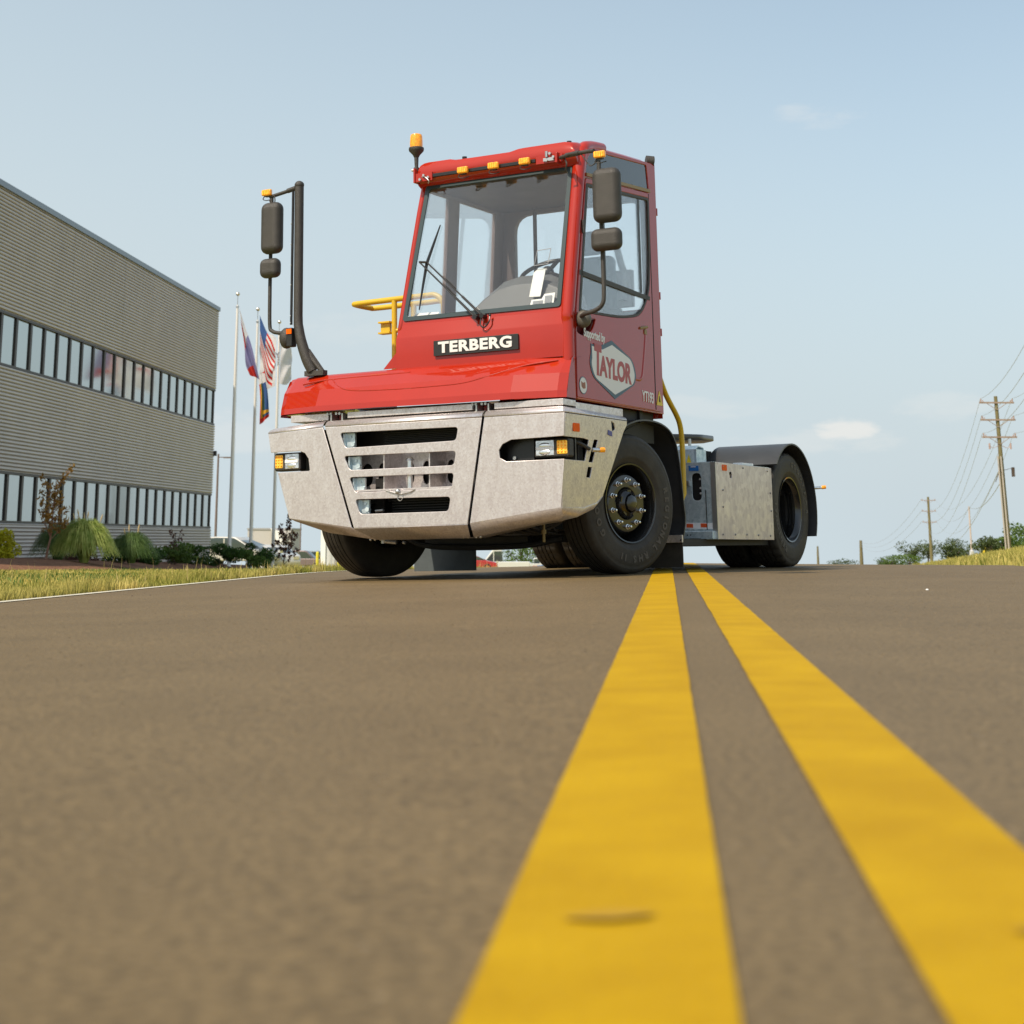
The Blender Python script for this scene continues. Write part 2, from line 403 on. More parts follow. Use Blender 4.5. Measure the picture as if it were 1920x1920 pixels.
def asphalt_fix(m):
    N = m.node_tree.nodes; L = m.node_tree.links; b = N['Principled BSDF']; t = N.new('ShaderNodeTexCoord')
    base = b.inputs['Base Color'].links[0].from_socket
    v = N.new('ShaderNodeTexNoise'); v.inputs['Scale'].default_value = 90; v.inputs['Detail'].default_value = 3; L.new(t.outputs['Object'], v.inputs[0])
    mp = N.new('ShaderNodeMapRange'); L.new(v.outputs['Fac'], mp.inputs[0]); mp.inputs['From Min'].default_value = .25; mp.inputs['From Max'].default_value = .75
    mp.inputs['To Min'].default_value = .5; mp.inputs['To Max'].default_value = 1.5
    mx = N.new('ShaderNodeMix'); mx.data_type = 'RGBA'; mx.blend_type = 'MULTIPLY'; mx.inputs['Factor'].default_value = 1.
    L.new(base, mx.inputs[6]); L.new(mp.outputs[0], mx.inputs[7])
    vo = N.new('ShaderNodeTexVoronoi'); vo.inputs['Scale'].default_value = 16; L.new(t.outputs['Object'], vo.inputs['Vector'])
    lt = N.new('ShaderNodeMath'); lt.operation = 'LESS_THAN'; L.new(vo.outputs['Distance'], lt.inputs[0]); lt.inputs[1].default_value = .06
    sp = N.new('ShaderNodeMix'); sp.data_type = 'RGBA'; mu = N.new('ShaderNodeMath'); mu.operation = 'MULTIPLY'; mu.inputs[1].default_value = .35
    L.new(lt.outputs[0], mu.inputs[0]); L.new(mu.outputs[0], sp.inputs['Factor']); L.new(mx.outputs[2], sp.inputs[6]); sp.inputs[7].default_value = (.34, .28, .2, 1)
    L.new(sp.outputs[2], b.inputs['Base Color'])
    n2 = N.new('ShaderNodeTexNoise'); n2.inputs['Scale'].default_value = 140; n2.inputs['Detail'].default_value = 3; L.new(t.outputs['Object'], n2.inputs[0])
    bp = N.new('ShaderNodeBump'); bp.inputs['Strength'].default_value = .5; bp.inputs['Distance'].default_value = .006
    L.new(n2.outputs['Fac'], bp.inputs['Height']); L.new(bp.outputs[0], b.inputs['Normal'])
asphalt_fix(M['asphalt'])
M['line'] = mat('yellow_road_paint', (.37, .214, .001), .75, spec=.12, color2=(.45, .275, .002), vscale=4, detail=8, bump=.4, bscale=130)
M['white_line'] = mat('white_road_paint', (.55, .52, .42), .6, var=.1, vscale=6)
M['ground'] = mat('grass_soil', (.20, .21, .045), .95, color2=(.42, .36, .11), vscale=.9, detail=8, bump=.6, bscale=9, spec=.1)
M['mulch'] = mat('bark_mulch', (.11, .05, .03), .95, color2=(.26, .14, .085), vscale=9, detail=8, bump=1., bscale=20, spec=.1)
lats_l = [-900, -400, -200, -100, -60, -40, -30, -24, -19, -15, -12, -10, -8, -7, -6, -5, -4.4, -3.9]
road_l = [-3.86, -3, -2, -1, 0, 1, 2, 3, 3.4]
sheet('ground', lats_l + [-3, -2, -1, 0, 1, 2, 3] + [1001, 1002, 1003, 1004, 1006, 1009, 1013, 1018, 1026, 1040, 1070, 1150, 1400, 1900],
      SS, M['ground'], -.012, latfun=lambda l, s: (redge(s) + l - 1001) if l > 1000 else l)
def road_lat(l, s):
    return -3.86 + (l + 3.86) / 7.26 * (redge(s) + 3.86) if s > 16 else l
sheet('road', road_l, SS, M['asphalt'], 0., latfun=road_lat)
def strip(name, l0, l1, m, s0, s1, lift):
    ss = [s for s in SS if s0 < s < s1]; n = []; a = s0
    while a < min(s1, 24): n.append(a); a += .035 + .012 * a
    n += [s for s in SS if s > 24 and s <= s1]
    vs = []; fs = []
    for i, s in enumerate(n):
        for e, l in enumerate((l0, l1)):
            ll = l + min(1, s / 7) * (mnoise.noise((s * 7, l * 31, 3)) * .003 + mnoise.noise((s * 1.5, l * 17, 9)) * .0015)
            x, y = xy(ll, s); vs.append((x, y, gz_ls(ll, s) + lift))
    for i in range(len(n) - 1): fs.append((2 * i, 2 * i + 1, 2 * i + 3, 2 * i + 2))
    b = MB(); b.add(vs, fs, True); return tag(b.build(name, m), kind='structure')
strip('centre_line', -.121, .035, M['line'], -.5, 160, .004)
strip('centre_line', .148, .296, M['line'], -.5, 160, .004)
strip('edge_line', -3.80, -3.70, M['white_line'], -.5, 120, .004)

# ------------------------------------------------------------------ grass on the verges (too many blades to count)
def blades(name, pts, hts, wid, m, lean=.5):
    n = len(pts); a = rng.uniform(0, 2 * np.pi, n); d = np.stack([np.cos(a), np.sin(a), np.zeros(n)], 1)
    a2 = rng.uniform(0, 2 * np.pi, n); b = np.stack([np.cos(a2), np.sin(a2), np.zeros(n)], 1) * (hts * rng.uniform(.1, lean, n))[:, None]
    up = np.stack([np.zeros(n), np.zeros(n), hts], 1); w = d * wid[:, None]
    v = np.concatenate([pts - w, pts + w, pts + up * .55 + b * .35 + w * .7, pts + up * .55 + b * .35 - w * .7, pts + up + b], 1).reshape(-1, 3)
    me = bpy.data.meshes.new(name); me.vertices.add(n * 5); me.vertices.foreach_set('co', v.astype(np.float32).ravel())
    base = np.arange(n)[:, None] * 5
    loops = np.concatenate([base + [0, 1, 2, 3], base + [3, 2, 4]], 1).ravel()
    me.loops.add(n * 7); me.loops.foreach_set('vertex_index', loops.astype(np.int32))
    me.polygons.add(n * 2); st = (np.arange(n)[:, None] * 7 + [0, 4]).ravel(); me.polygons.foreach_set('loop_start', st.astype(np.int32))
    me.update(calc_edges=True); me.validate(); me.materials.append(m)
    return link(bpy.data.objects.new(name, me))
M['grass'] = mat('grass_blades', (.20, .22, .035), .8, color2=(.60, .50, .17), vscale=.9, detail=8, transl=.3, spec=.2)
def scatter(n, lfun, smin, smax, hfun, wfun, pw=1.6):
    s = smin + (smax - smin) * rng.uniform(0, 1, n) ** pw; l = lfun(s); P = []; Hh = []; Wd = []
    for a, b in zip(l, s):
        x, y = xy(a, b); cl = mnoise.noise((x * 1.3, y * 1.3, 0)) + .5 * mnoise.noise((x * 4, y * 4, 5))
        if cl < -.45 and random.random() < .8: continue
        P.append((x, y, gz_ls(a, b) - .012)); h = hfun(a, b) * (1 + .8 * cl) * random.uniform(.5, 1.5); Hh.append(max(.015, h)); Wd.append(wfun(b) * random.uniform(.7, 1.4))
    return np.array(P), np.array(Hh), np.array(Wd)
P, Hh, Wd = scatter(95000, lambda s: -3.84 - (rng.uniform(0, 1, len(s)) ** 1.8) * 6.5, 6.5, 40,
                    lambda a, b: .06 if a > -4.5 else (.028 if b < 25 else .020), lambda b: .0022 + .0006 * b * .25)
g1 = blades('verge_grass', P, Hh, Wd, M['grass']); tag(g1, 'sunlit yellow green grass between road and mulch bed', 'grass', kind='stuff')
P, Hh, Wd = scatter(26000, lambda s: np.array([redge(q) for q in s]) + .02 + (rng.uniform(0, 1, len(s)) ** 1.5) * 9, 15, 130,
                    lambda a, b: .07 + .0012 * b, lambda b: .003 + .0007 * b * .4, 1.3)
g2 = blades('bank_grass', P, Hh, Wd, M['grass']); tag(g2, 'dry grass covering the bank on the right of the road', 'grass', kind='stuff')
P, Hh, Wd = scatter(420, lambda s: -3.86 - (rng.uniform(0, 1, len(s)) ** 2.5) * 3, 12, 40, lambda a, b: .085 + .0022 * b, lambda b: .004, .8)
g3 = blades('verge_weeds', P, Hh, Wd, mat('dry_weeds', (.45, .36, .12), .8, color2=(.62, .50, .22), vscale=3, transl=.3), .3); tag(g3, 'scattered taller dry stalks along the left road edge', 'weeds', kind='stuff')
P, Hh, Wd = scatter(16000, lambda s: -5.0 - (rng.uniform(0, 1, len(s)) ** 1.2) * 5.5, 11, 36, lambda a, b: .035 if mnoise.noise((a * .9, b * .35, 8)) > .08 else .004, lambda b: .006, 1.2)
g4 = blades('clover_patches', P, Hh, Wd, mat('clover', (.05, .11, .02), .8, color2=(.12, .20, .035), vscale=3, transl=.25), .8); tag(g4, 'darker green patches growing in the lawn on the left', 'ground cover', kind='stuff')
#@@END_PART1

# ================================================================== the yard tractor
tr = empty('yard_tractor')
tag(tr, 'red terminal tractor with galvanised bumper parked across the yellow centre lines', 'terminal tractor')
Vx = Vector((0.87442789, -0.48470329, 0.02094242)); Uy = Vector((0.48480962, 0.87461971, 0.)); Uz = Vector((-0.01831665, 0.01015309, 0.99978068))
Mt = Matrix((Vx, Uy, Uz)).transposed().to_4x4(); Mt.translation = Vector((-0.16639251, 13.75211656, -0.02617802))
tr.matrix_world = Mt
# local axes: x towards the door side, y towards the rear, z up; the front axle is at y = 0
FRONT = lambda x, y, z: frame((x, y, z), (1, 0, 0), (0, 0, 1))            # plate facing the front, a = x, b = z
SIDE = lambda x, y, z: frame((x, y, z), (0, 1, 0), (0, 0, 1))             # plate facing +x, a = y, b = z

# ---- chassis
c = MB()
for s in (-1, 1): c.box(s * .42 - .04, s * .42 + .04, -.95, 4.05, .48, .74)
for y in (-.8, -.1, .9, 1.8, 2.6, 3.9): c.box(-.38, .38, y - .05, y + .05, .5, .7)
c.box(-1.0, 1.0, -.9, .9, .62, .80); c.box(-.55, .62, -.85, 1.2, .34, .62)           # engine and underbody
c.box(-.75, .55, 1.0, 2.4, .32, .68)
chassis = c.build('chassis', M['blackm'], tr)
c = MB(); c.tube([(-.95, .03, .5), (-.6, .03, .46), (-.35, .0, .36), (.35, .0, .36), (.6, .03, .46), (.95, .03, .5)], .075, 10)
c.tube(smooth_path([(-.62, -.35, .33), (-.4, -.35, .24), (.0, -.35, .215), (.5, -.35, .22), (.8, -.3, .27)]), .022, 8)
c.box(-.3, .5, -.30, -.22, .23, .29); c.box(-.55, .75, -.1, .0, .24, .30)
c.build('front_axle', M['blackm'], tr)
c = MB(); c.tube([(-.95, 3.45, .525), (.95, 3.45, .525)], .11, 12); c.sphere((0, 3.45, .52), (.24, .26, .24)); c.build('rear_axle', M['blackm'], tr)
c = MB()
for i in range(6):
    y0 = -.7 + i * .06; c.tube(smooth_path([(.35 + i * .07, -.85, .34 + .01 * i), (.55 + i * .05, y0, .30), (.75, -.5, .33 + .02 * i), (.9, -.45, .4)]), .011, 6)
c.build('hose_bundle', M['plastic'], tr)
c = MB(); c.tube([(.80, -.6, .24), (.80, -.6, .38)], .011, 8); c.tube([(.80, -.6, .30), (.80, -.6, .33)], .019, 8); c.build('brass_fitting', mat('brass', (.22, .16, .07), .4, .8), tr)
c = MB(); c.tube([(-.52, -.75, .275), (-.40, -.75, .262)], .016, 8); c.tube([(-.34, -.75, .262), (-.32, -.75, .258)], .013, 8); c.build('drain_plug', M['zinc'], tr)
c = MB(); c.tube([(-.36, -1.0, .30), (-.36, -1.0, .255)], .015, 8); c.build('grease_nipple', M['zinc'], tr)

# ---- wheels
TYRE = [(.292, -.125), (.33, -.142), (.40, -.150), (.465, -.147), (.497, -.138), (.515, -.128), (.523, -.115),
        (.524, -.072), (.511, -.071), (.511, -.062), (.525, -.061), (.526, -.027), (.512, -.026), (.512, -.017), (.526, -.016),
        (.526, .016), (.512, .017), (.512, .026), (.526, .027), (.525, .061), (.511, .062), (.511, .071), (.524, .072),
        (.523, .115), (.515, .128), (.505, .134), (.497, .138), (.493, .1395), (.488, .141), (.484, .1405), (.478, .143), (.474, .1425), (.466, .146), (.44, .149), (.40, .150), (.36, .1475), (.345, .147),
        (.338, .143), (.325, .139), (.31, .131), (.292, .125)]
def tyre_text(parent, words, x, r, size, m):
    ms = []
    for s, a0, step in words:
        for k, ch in enumerate(s):
            if ch == ' ': continue
            a = R(a0 - step * k)                          # clockwise seen from outside
            # outside view of +x: right = +y, up = +z
            rad = Vector((0, math.cos(a), math.sin(a))); tan = Vector((0, math.sin(a), -math.cos(a)))
            F = frame(rad * r + Vector((x, 0, 0)), tan, rad)
            if (F.to_3x3() @ Vector((0, 0, 1))).x < 0: pass
            ms.append(text('ch', ch, m, False, F, size, 1.05, .0035, .006))
    me = parent.data; nv = len(me.vertices)
    v = [tuple(q.co) for q in me.vertices]; f = [list(p.vertices) for p in me.polygons]; k0 = len(f)
    for q in ms:
        n = len(v); v += [tuple(c_.co) for c_ in q.vertices]; f += [[i + n for i in p.vertices] for p in q.polygons]; bpy.data.meshes.remove(q)
    nm = bpy.data.meshes.new('tyre'); nm.from_pydata(v, [], f); nm.materials.append(M['rubber']); nm.materials.append(m)
    nm.polygons.foreach_set('material_index', [0] * k0 + [1] * (len(f) - k0)); nm.polygons.foreach_set('use_smooth', [True] * k0 + [False] * (len(f) - k0))
    nm.set_sharp_from_angle(angle=R(38)); parent.data = nm; return parent
def make_wheel(drive=False):
    root = bpy.data.objects.new('wheel', None)
    b = MB(); b.lathe(TYRE, 'x', 128 if drive else 96, tread=({6, 7, 10, 11, 18, 19, 22, 23, 24} if drive else None))
    if not drive:      # fine sipes at the shoulder
        pass
    COL.objects.link(root)
    t = b.build('tyre', M['rubber'], root)
    if not drive:
        b = MB(); b.lathe([(.292, .125), (.302, .133), (.300, .140), (.290, .138), (.280, .120), (.272, .06), (.268, -.02), (.262, -.12), (.292, -.125)], 'x', 64)
        b.lathe([(.27, -.03), (.245, .02), (.225, .075), (.213, .088), (.20, .090), (.125, .090), (.115, .082), (.108, .06), (.10, .05)], 'x', 64)
        rim = b.build('rim', M['rim'], root)
        b = MB(); b.lathe([(.112, .05), (.108, .095), (.095, .118), (.075, .128), (.07, .135)], 'x', 48)
        b.lathe([(.066, .128), (.062, .146), (.045, .152), (.0005, .152)], 'x', 8)
        for k in range(5):
            a = 2 * math.pi * k / 5; b.box(.10, .122, -.02, .02, .07, .10, Matrix.Rotation(a, 4, 'X'))
        hub = b.build('hub', M['rim'], root)
        for k in range(10):
            a = 2 * math.pi * k / 10 + .31; b = MB()
            b.lathe([(.020, .088), (.020, .096), (.014, .098)], 'x', 12); b.lathe([(.0155, .096), (.0155, .116), (.012, .118)], 'x', 6)
            b.lathe([(.0095, .116), (.0095, .134), (.001, .136)], 'x', 8)
            for i, v in enumerate(b.v): b.v[i] = (v[0], v[1] + .176 * math.cos(a), v[2] + .176 * math.sin(a))
            b.build('wheel_nut', M['chrome'], root, smooth=True)
        if True:
            tyre_text(t, [('REGIONAL', 14, 9.6), ('RHS', -70, 9.6), ('II', -104, 6), ('GOODYEAR', 212, 12)], .1502, .415, .066, M['rubber_letter'])
    else:
        b = MB(); b.lathe([(.292, .125), (.302, .133), (.300, .141), (.288, .138), (.280, .110), (.262, .09), (.262, .03), (.268, .02), (.262, -.02), (.255, -.12), (.292, -.125)], 'x', 64)
        b.lathe([(.262, -.06), (.24, -.10), (.21, -.115), (.10, -.115), (.10, -.14), (.001, -.14)], 'x', 64)
        b.build('rim', M['rim'], root)
        b = MB(); b.lathe([(.14, -.115), (.135, -.02), (.10, -.01), (.001, -.01)], 'x', 32); b.build('hub', M['zinc'] if False else M['steel_in'], root)
        for k in range(10):
            a = 2 * math.pi * k / 10; b = MB(); b.lathe([(.018, -.115), (.018, -.085), (.008, -.083), (.008, -.06), (.001, -.06)], 'x', 6)
            for i, v in enumerate(b.v): b.v[i] = (v[0], v[1] + .168 * math.cos(a), v[2] + .168 * math.sin(a))
            b.build('wheel_nut', M['zinc'], root)
        tyre_text(t, [('REGIONAL', 240, 9.6), ('GOODYEAR', 82, 12)], .1502, .415, .066, M['rubber_letter'])
    return root
wf = make_wheel(False); wr = make_wheel(True)
def place(w, x, y, z, rz=0., flip=False):
    w.parent = tr; w.location = (x, y, z); w.rotation_euler = (0, 0, rz + (math.pi if flip else 0)); return w
wl_ = copy_tree(wf, tr); place(wf, 1.10, .05, .522, R(-15)); place(wl_, -1.10, .05, .522, R(-15), True)
w2 = copy_tree(wr, tr); w3 = copy_tree(wr, tr); w4 = copy_tree(wr, tr)
place(wr, 1.13, 3.45, .522); place(w2, .79, 3.45, .522, 0, True); place(w3, -1.13, 3.45, .522, 0, True); place(w4, -.79, 3.45, .522)

# ---- fenders and mudflaps
ff = smooth_path([(0, -.30, .98), (0, -.12, 1.10), (0, .19, 1.165), (0, .56, 1.155), (0, .80, 1.06), (0, .90, .85), (0, .95, .55), (0, .97, .39), (0, .90, .23)], 5)
ffp = [(p.y, p.z) for p in ff]
for s in (1, -1):
    b = MB(); b.sweep(ffp, s * .93, s * 1.27, .012)
    lip = [(p.y, p.z) for p in ff]; b.sweep([(y - (y - .05) * .06, z - (z - .4) * .045) for y, z in lip], s * 1.262, s * 1.275, .0)
    b.build('front_fender', M['fender'], tr, smooth=True)
    b = MB(); b.box(s * 1.27 - (.36 if s > 0 else 0), s * 1.27 + (0 if s > 0 else .62), .88, .892, .03, .26)
    o = b.build('mudflap', M['rubber'] if s > 0 else mat('lit_flap', (.07, .085, .09), .6, var=.2), tr)  # left flap: its lit look is put into a paler colour
b = MB(); b.box(.96, 1.28, .855, .878, .225, .285); b.build('mudflap_bracket', M['galv'], tr, bevel=.003)
rf = arc(3.43, .53, .60, 218, -25, 40); rf = [(y, z) for y, z in rf if not (y < 3.2 and z < .90)]
for s in (1, -1):
    b = MB(); b.sweep(rf + [(3.985, .2)][:0], s * .62, s * 1.33, .014)
    b.build('rear_fender', M['fender'], tr, smooth=True)
b = MB(); b.tube([(1.33, 3.98, .73), (1.39, 4.02, .735)], .014, 10); b.cur = 1; b.tube([(1.39, 4.02, .735), (1.425, 4.04, .738)], .018, 10)
b.build('side_marker', [M['lens'], M['amber']], tr)

# ---- galvanised bumper
U0 = -1.2
bump_c = [(-.752, 1.13), (-.485, .37), (.50, .375), (.632, 1.13)]
ops = [[(-.615, 1.082), (.43, 1.072), (.41, .975), (-.565, .965)], [(-.578, .905), (.41, .900), (.39, .798), (-.525, .798)],
       [(-.53, .745), (.39, .742), (.37, .635), (-.475, .630)], [(-.475, .580), (.36, .573), (.34, .47), (-.43, .47)]]
cb = plate('bumper_centre', M['galv'], tr, FRONT(0, U0, 0), rounded(bump_c, [0, 0, 0, 0]), [rounded(o, .03)[::-1] for o in ops], .014, .003)
def strip_mesh(name, rows, m, parent, thick=0):
    """rows: list of polylines (same length) joined by quads"""
    b = MB(); n = len(rows[0]); b.add([v for r_ in rows for v in r_], [(i * n + k, i * n + k + 1, (i + 1) * n + k + 1, (i + 1) * n + k) for i in range(len(rows) - 1) for k in range(n - 1)], True)
    o = b.build(name, m, parent)
    if thick: so = o.modifiers.new('solid', 'SOLIDIFY'); so.thickness = thick; so.offset = 0
    return o
def roll(line0, dy, dz, n=6, w=.07, d=.10):
    """top edge of the bumper rolled back: rows of points from the front face over to the flat"""
    rows = []
    for k in range(n + 1):
        a = R(90 * k / n); rows.append([(x + dy[0] * w * (1 - math.cos(a)), y + dy[1] * w * (1 - math.cos(a)), z + d * math.sin(a) * .5) for x, y, z in line0])
    rows.append([(x + dy[0] * .3, y + dy[1] * .3, z + d * .5 + .004) for x, y, z in line0]); return rows
strip_mesh('bumper_top_edge', roll([(-.752, U0 - .004, 1.132), (.632, U0 - .004, 1.132)], (0, 1), 0), M['galv'], cb, .004)
strip_mesh('bumper_lower_edge', [[(-.485, U0 - .004, .372), (.50, U0 - .004, .377)], [(-.483, U0, .362), (.497, U0, .366)], [(-.35, U0 + .10, .283), (.46, U0 + .10, .283)], [(-.33, U0 + .3, .28), (.44, U0 + .3, .28)]], M['galv'], cb, .004)
# right wing, front face
rw = [(.652, 1.13), (.520, .378), (1.262, .468), (1.295, .806), (.83, .806), (.775, .835), (.77, .89), (.80, .930), (.87, .958), (1.298, .966), (1.305, 1.13)]
rwing = plate('bumper_right_wing', M['galv'], tr, FRONT(0, U0, 0), rw, (), .012, .003)
F2 = frame((1.2316, U0 + .003, 0), (0.0, 1, 0), (.065, 0, 1))
rs = [(0, 1.13), (0, .966), (.30, .966), (.385, .958), (.33, .806), (0, .806), (0, .468), (.35, .475), (.56, .515), (.64, .56), (.97, 1.05), (1.02, 1.10), (1.02, 1.13)]
slots = [[(.47, .965), (.535, .965), (.455, .80), (.39, .80)], [(.385, .765), (.45, .765), (.425, .69), (.36, .69)], [(.745, 1.115), (.80, 1.10), (.82, 1.06), (.77, 1.04)]]
# the side return leans in slightly towards the bottom
rside = plate('bumper_right_side', M['galv'], rwing, F2, rs, [rounded(q, .008)[::-1] for q in slots], .010, .002)
rside.name = 'side_return'
corner = [(.652, U0 - .004, 1.132), (1.295, U0 - .004, 1.132), (1.309, U0 + .01, 1.132), (1.309, -.18, 1.132)]
rows = []
for k in range(7):
    a = R(15 * k); q = .065 * (1 - math.cos(a)); h = .05 * math.sin(a)
    rows.append([(.652, U0 - .004 + q, 1.132 + h), (1.295 - q, U0 - .004 + q, 1.132 + h), (1.309 - q, U0 + .01 + q, 1.132 + h), (1.309 - q, -.18, 1.132 + h * .7)])
rows.append([(.652, -.9, 1.186), (1.0, -.9, 1.186), (1.02, -.9, 1.186), (1.0, -.2, 1.17)])
strip_mesh('bumper_top_edge', rows, M['galv'], rwing, .004)
strip_mesh('bumper_lower_edge', [[(.520, U0 - .003, .380), (1.262, U0 - .003, .470), (1.267, U0 + .01, .470), (1.269, -.85, .477), (1.271, -.64, .517), (1.274, -.56, .56)],
    [(.49, U0 + .10, .285), (1.15, U0 + .08, .385), (1.205, U0 + .13, .385), (1.22, -.88, .41), (1.245, -.66, .47), (1.262, -.58, .53)],
    [(.47, U0 + .3, .28), (1.0, U0 + .3, .37), (1.1, U0 + .3, .38), (1.1, -.8, .40), (1.15, -.66, .46), (1.2, -.58, .53)]], M['galv'], rwing, .004)
# left wing
lw = [(-.772, 1.13), (-1.290, 1.105), (-1.262, .962), (-.99, .962), (-.94, .945), (-.905, .90), (-.893, .815), (-.90, .808), (-1.195, .806), (-1.08, .455), (-.505, .372)]
lwing = plate('bumper_left_wing', M['galv'], tr, FRONT(0, U0, 0), lw, (), .012, .003)
rows = []
for k in range(7):
    a = R(15 * k); q = .065 * (1 - math.cos(a)); h = .05 * math.sin(a)
    rows.append([(-1.292 + q, U0 - .004 + q * 2, 1.107 + h), (-.772, U0 - .004 + q, 1.132 + h)])
rows.append([(-1.1, -.9, 1.165), (-.772, -.9, 1.186)])
strip_mesh('bumper_top_edge', rows, M['galv'], lwing, .004)
strip_mesh('bumper_lower_edge', [[(-1.08, U0 - .003, .457), (-.505, U0 - .003, .374)], [(-1.05, U0 + .03, .436), (-.49, U0 + .03, .355)], [(-.80, U0 + .12, .345), (-.36, U0 + .10, .285)], [(-.78, U0 + .3, .34), (-.34, U0 + .3, .28)]], M['galv'], lwing, .004)
b = MB(); b.box(-1.285, -1.27, -1.17, -.3, 1.0, 1.12); b.box(-1.24, -1.22, -.9, -.3, .55, .8); b.build('side_return', M['galv'], lwing)
# small bolts along the lower edge
for x in (-.42, -.38, -.33, .39, .43, .50, .535):
    b = MB(); b.sphere((x, U0 + .12, .284), .010, 8); b.build('bolt', M['zinc'], tr)
# raised strips on top of the bumper
b = MB()
b.box(-1.13, -.775, -1.13, -.9, 1.19, 1.243); b.box(-.585, .52, -1.15, -.9, 1.195, 1.24)
b.box(.705, 1.27, -1.15, -.95, 1.19, 1.235); b.box(1.20, 1.271, -.95, -.16, 1.165, 1.222)
b.build('bumper_step_strip', M['galv'], tr, bevel=.003)
for x in (-.69, .60):
    b = MB(); b.box(x - .035, x + .04, -1.06, -.95, 1.19, 1.24); b.build('hinge_bracket', M['red'], tr, bevel=.003)
    for dx in (-.08, -.05, .0, .03):
        b = MB(); b.tube([(x + dx, -1.15, 1.235), (x + dx, -1.08, 1.235)], .011, 8); b.build('bolt', M['zinc'], tr)
    b = MB(); b.box(x - .052, x - .04, -1.15, -1.05, 1.18, 1.235); b.box(x + .05, x + .062, -1.15, -1.05, 1.18, 1.235); b.build('hinge_plate', M['zinc'], tr)
# behind the grille
b = MB(); b.box(-.66, .55, -.80, -.78, .4, 1.15); b.box(-.68, -.66, -1.17, -.78, .4, 1.15); b.box(.55, .57, -1.17, -.78, .4, 1.15)
b.box(-1.2, 1.25, -.9, -.82, .56, 1.14)
b.build('bumper_backing', M['blackm'], tr)
b = MB()
for z in [.955 + .0135 * k for k in range(10)]: b.box(-.38, .50, -.95, -.93, z, z + .005)
for z in [.47 + .019 * k for k in range(6)]: b.box(-.30, .50, -.97, -.93, z, z + .006)
b.build('radiator_fins', mat('radiator', (.035, .036, .038), .4, .5), tr)
ovals = []
for cx, w in ((-.545, .05), (-.41, .036), (-.15, .03), (-.01, .034), (.095, .034), (.205, .034), (.33, .034)):
    ovals.append([(cx + w * math.cos(a * math.pi / 10), .77 + .062 * math.sin(a * math.pi / 10) + (.025 if math.sin(a * math.pi / 10) > 0 else -.025)) for a in range(20)][::-1])
plate('tow_plate', M['galv'], tr, FRONT(0, -.93, 0), [(-.64, .60), (.54, .60), (.54, .93), (-.64, .93)], ovals, .012, .002)
b = MB(); b.box(-.245, -.235, -1.17, -.93, .65, .93); b.box(.155, .165, -1.17, -.93, .65, .93); b.box(-.50, .40, -1.185, -.93, .636, .650)
b.build('tow_bracket', M['galv'], tr)
b = MB(); b.tube([(-.06, -1.09, .60), (-.06, -1.09, .86)], .022, 16); b.lathe([(.001, .882), (.02, .878), (.035, .862), (.036, .855), (.02, .853)], 'z', 16, (-.06, -1.09, 0)); b.build('tow_pin', M['chrome'], tr)
b = MB(); b.tube([(-.20, -1.212, .637), (-.12, -1.215, .615), (-.06, -1.215, .605), (.02, -1.215, .617), (.06, -1.21, .637)], .004, 6); b.tube([(-.07 + .022 * math.cos(a / 2), -1.214, .585 + .028 * math.sin(a / 2)) for a in range(13)], .003, 6)
b.sphere((-.09, -1.21, .625), .022, 10); b.build('pin_chain', M['zinc'], tr)
for z0, z1, dx in ((.965, 1.08, 0), (.80, .90, .05), (.63, .74, .09), (.475, .575, .13)):
    b = MB(); b.box(-.60 + dx, -.515 + dx, -1.15, -1.13, z0, z1); b.tube([(-.53 + dx, -1.16, z0 + .03), (-.53 + dx, -1.13, z0 + .03)], .018, 10)
    b.tube([(-.55 + dx, -1.158, z1 - .03), (-.55 + dx, -1.13, z1 - .03)], .009, 8); b.box(-.605 + dx, -.593 + dx, -1.18, -1.13, z0, z1); b.build('latch_bracket', M['galv_cool'], tr)
b = MB(); b.tube([(-.36, -1.1, .492), (-.29, -1.1, .495)], .012, 8); b.build('bolt', M['zinc'], tr)
# lamps
def lamp(x0, x1, amber_left, y, z0=.822, z1=.958):
    w = x1 - x0; b = MB(); b.box(x0, x1, y, y + .09, z0, z1); h = b.build('headlight', M['plastic'], tr, bevel=.018, bseg=3)
    ax0, ax1 = (x0 + .012, x0 + w * .34) if amber_left else (x1 - w * .34, x1 - .012)
    hx0, hx1 = (x0 + w * .42, x1 - .014) if amber_left else (x0 + .014, x1 - w * .42)
    for k in range(1):
        b = MB(); b.box(ax0, ax1, y - .006, y + .01, z0 + .022, z1 - .016); b.build('indicator', M['amber_led'], h, bevel=.008)
        b = MB()
        for i in range(3):
            for j in range(4): b.sphere((ax0 + (i + .5) * (ax1 - ax0) / 3, y - .006, z0 + .03 + (j + .5) * (z1 - z0 - .05) / 4), (.009, .006, .009), 8)
        b.build('led_dots', M['amber'], h)
    b = MB(); b.box(hx0, hx1, y - .004, y + .01, z0 + .014, z1 - .008); b.build('lens', M['lens'], h, bevel=.012)
    b = MB(); b.box(hx0 + .004, hx1 - .004, y - .010, y, (z0 + z1) / 2 - .010, (z0 + z1) / 2 + .012); b.build('light_bar', M['lens_white'], h, bevel=.003)
    for zz in (z0 + .045, z1 - .045):
        b = MB(); b.sphere(((hx0 + hx1) / 2, y - .002, zz - .004), ((hx1 - hx0) * .34, .008, .022), 12); b.build('reflector', M['chrome'], h)
    return h
lamp(1.015, 1.295, False, -1.13)
lamp(-1.265, -1.015, True, -1.16, .818, .958)
b = MB(); b.box(.78, 1.0, -1.10, -1.085, .80, .965); b.box(.78, 1.27, -.98, -.96, .80, .97); b.build('lamp_bracket', M['black'], tr)
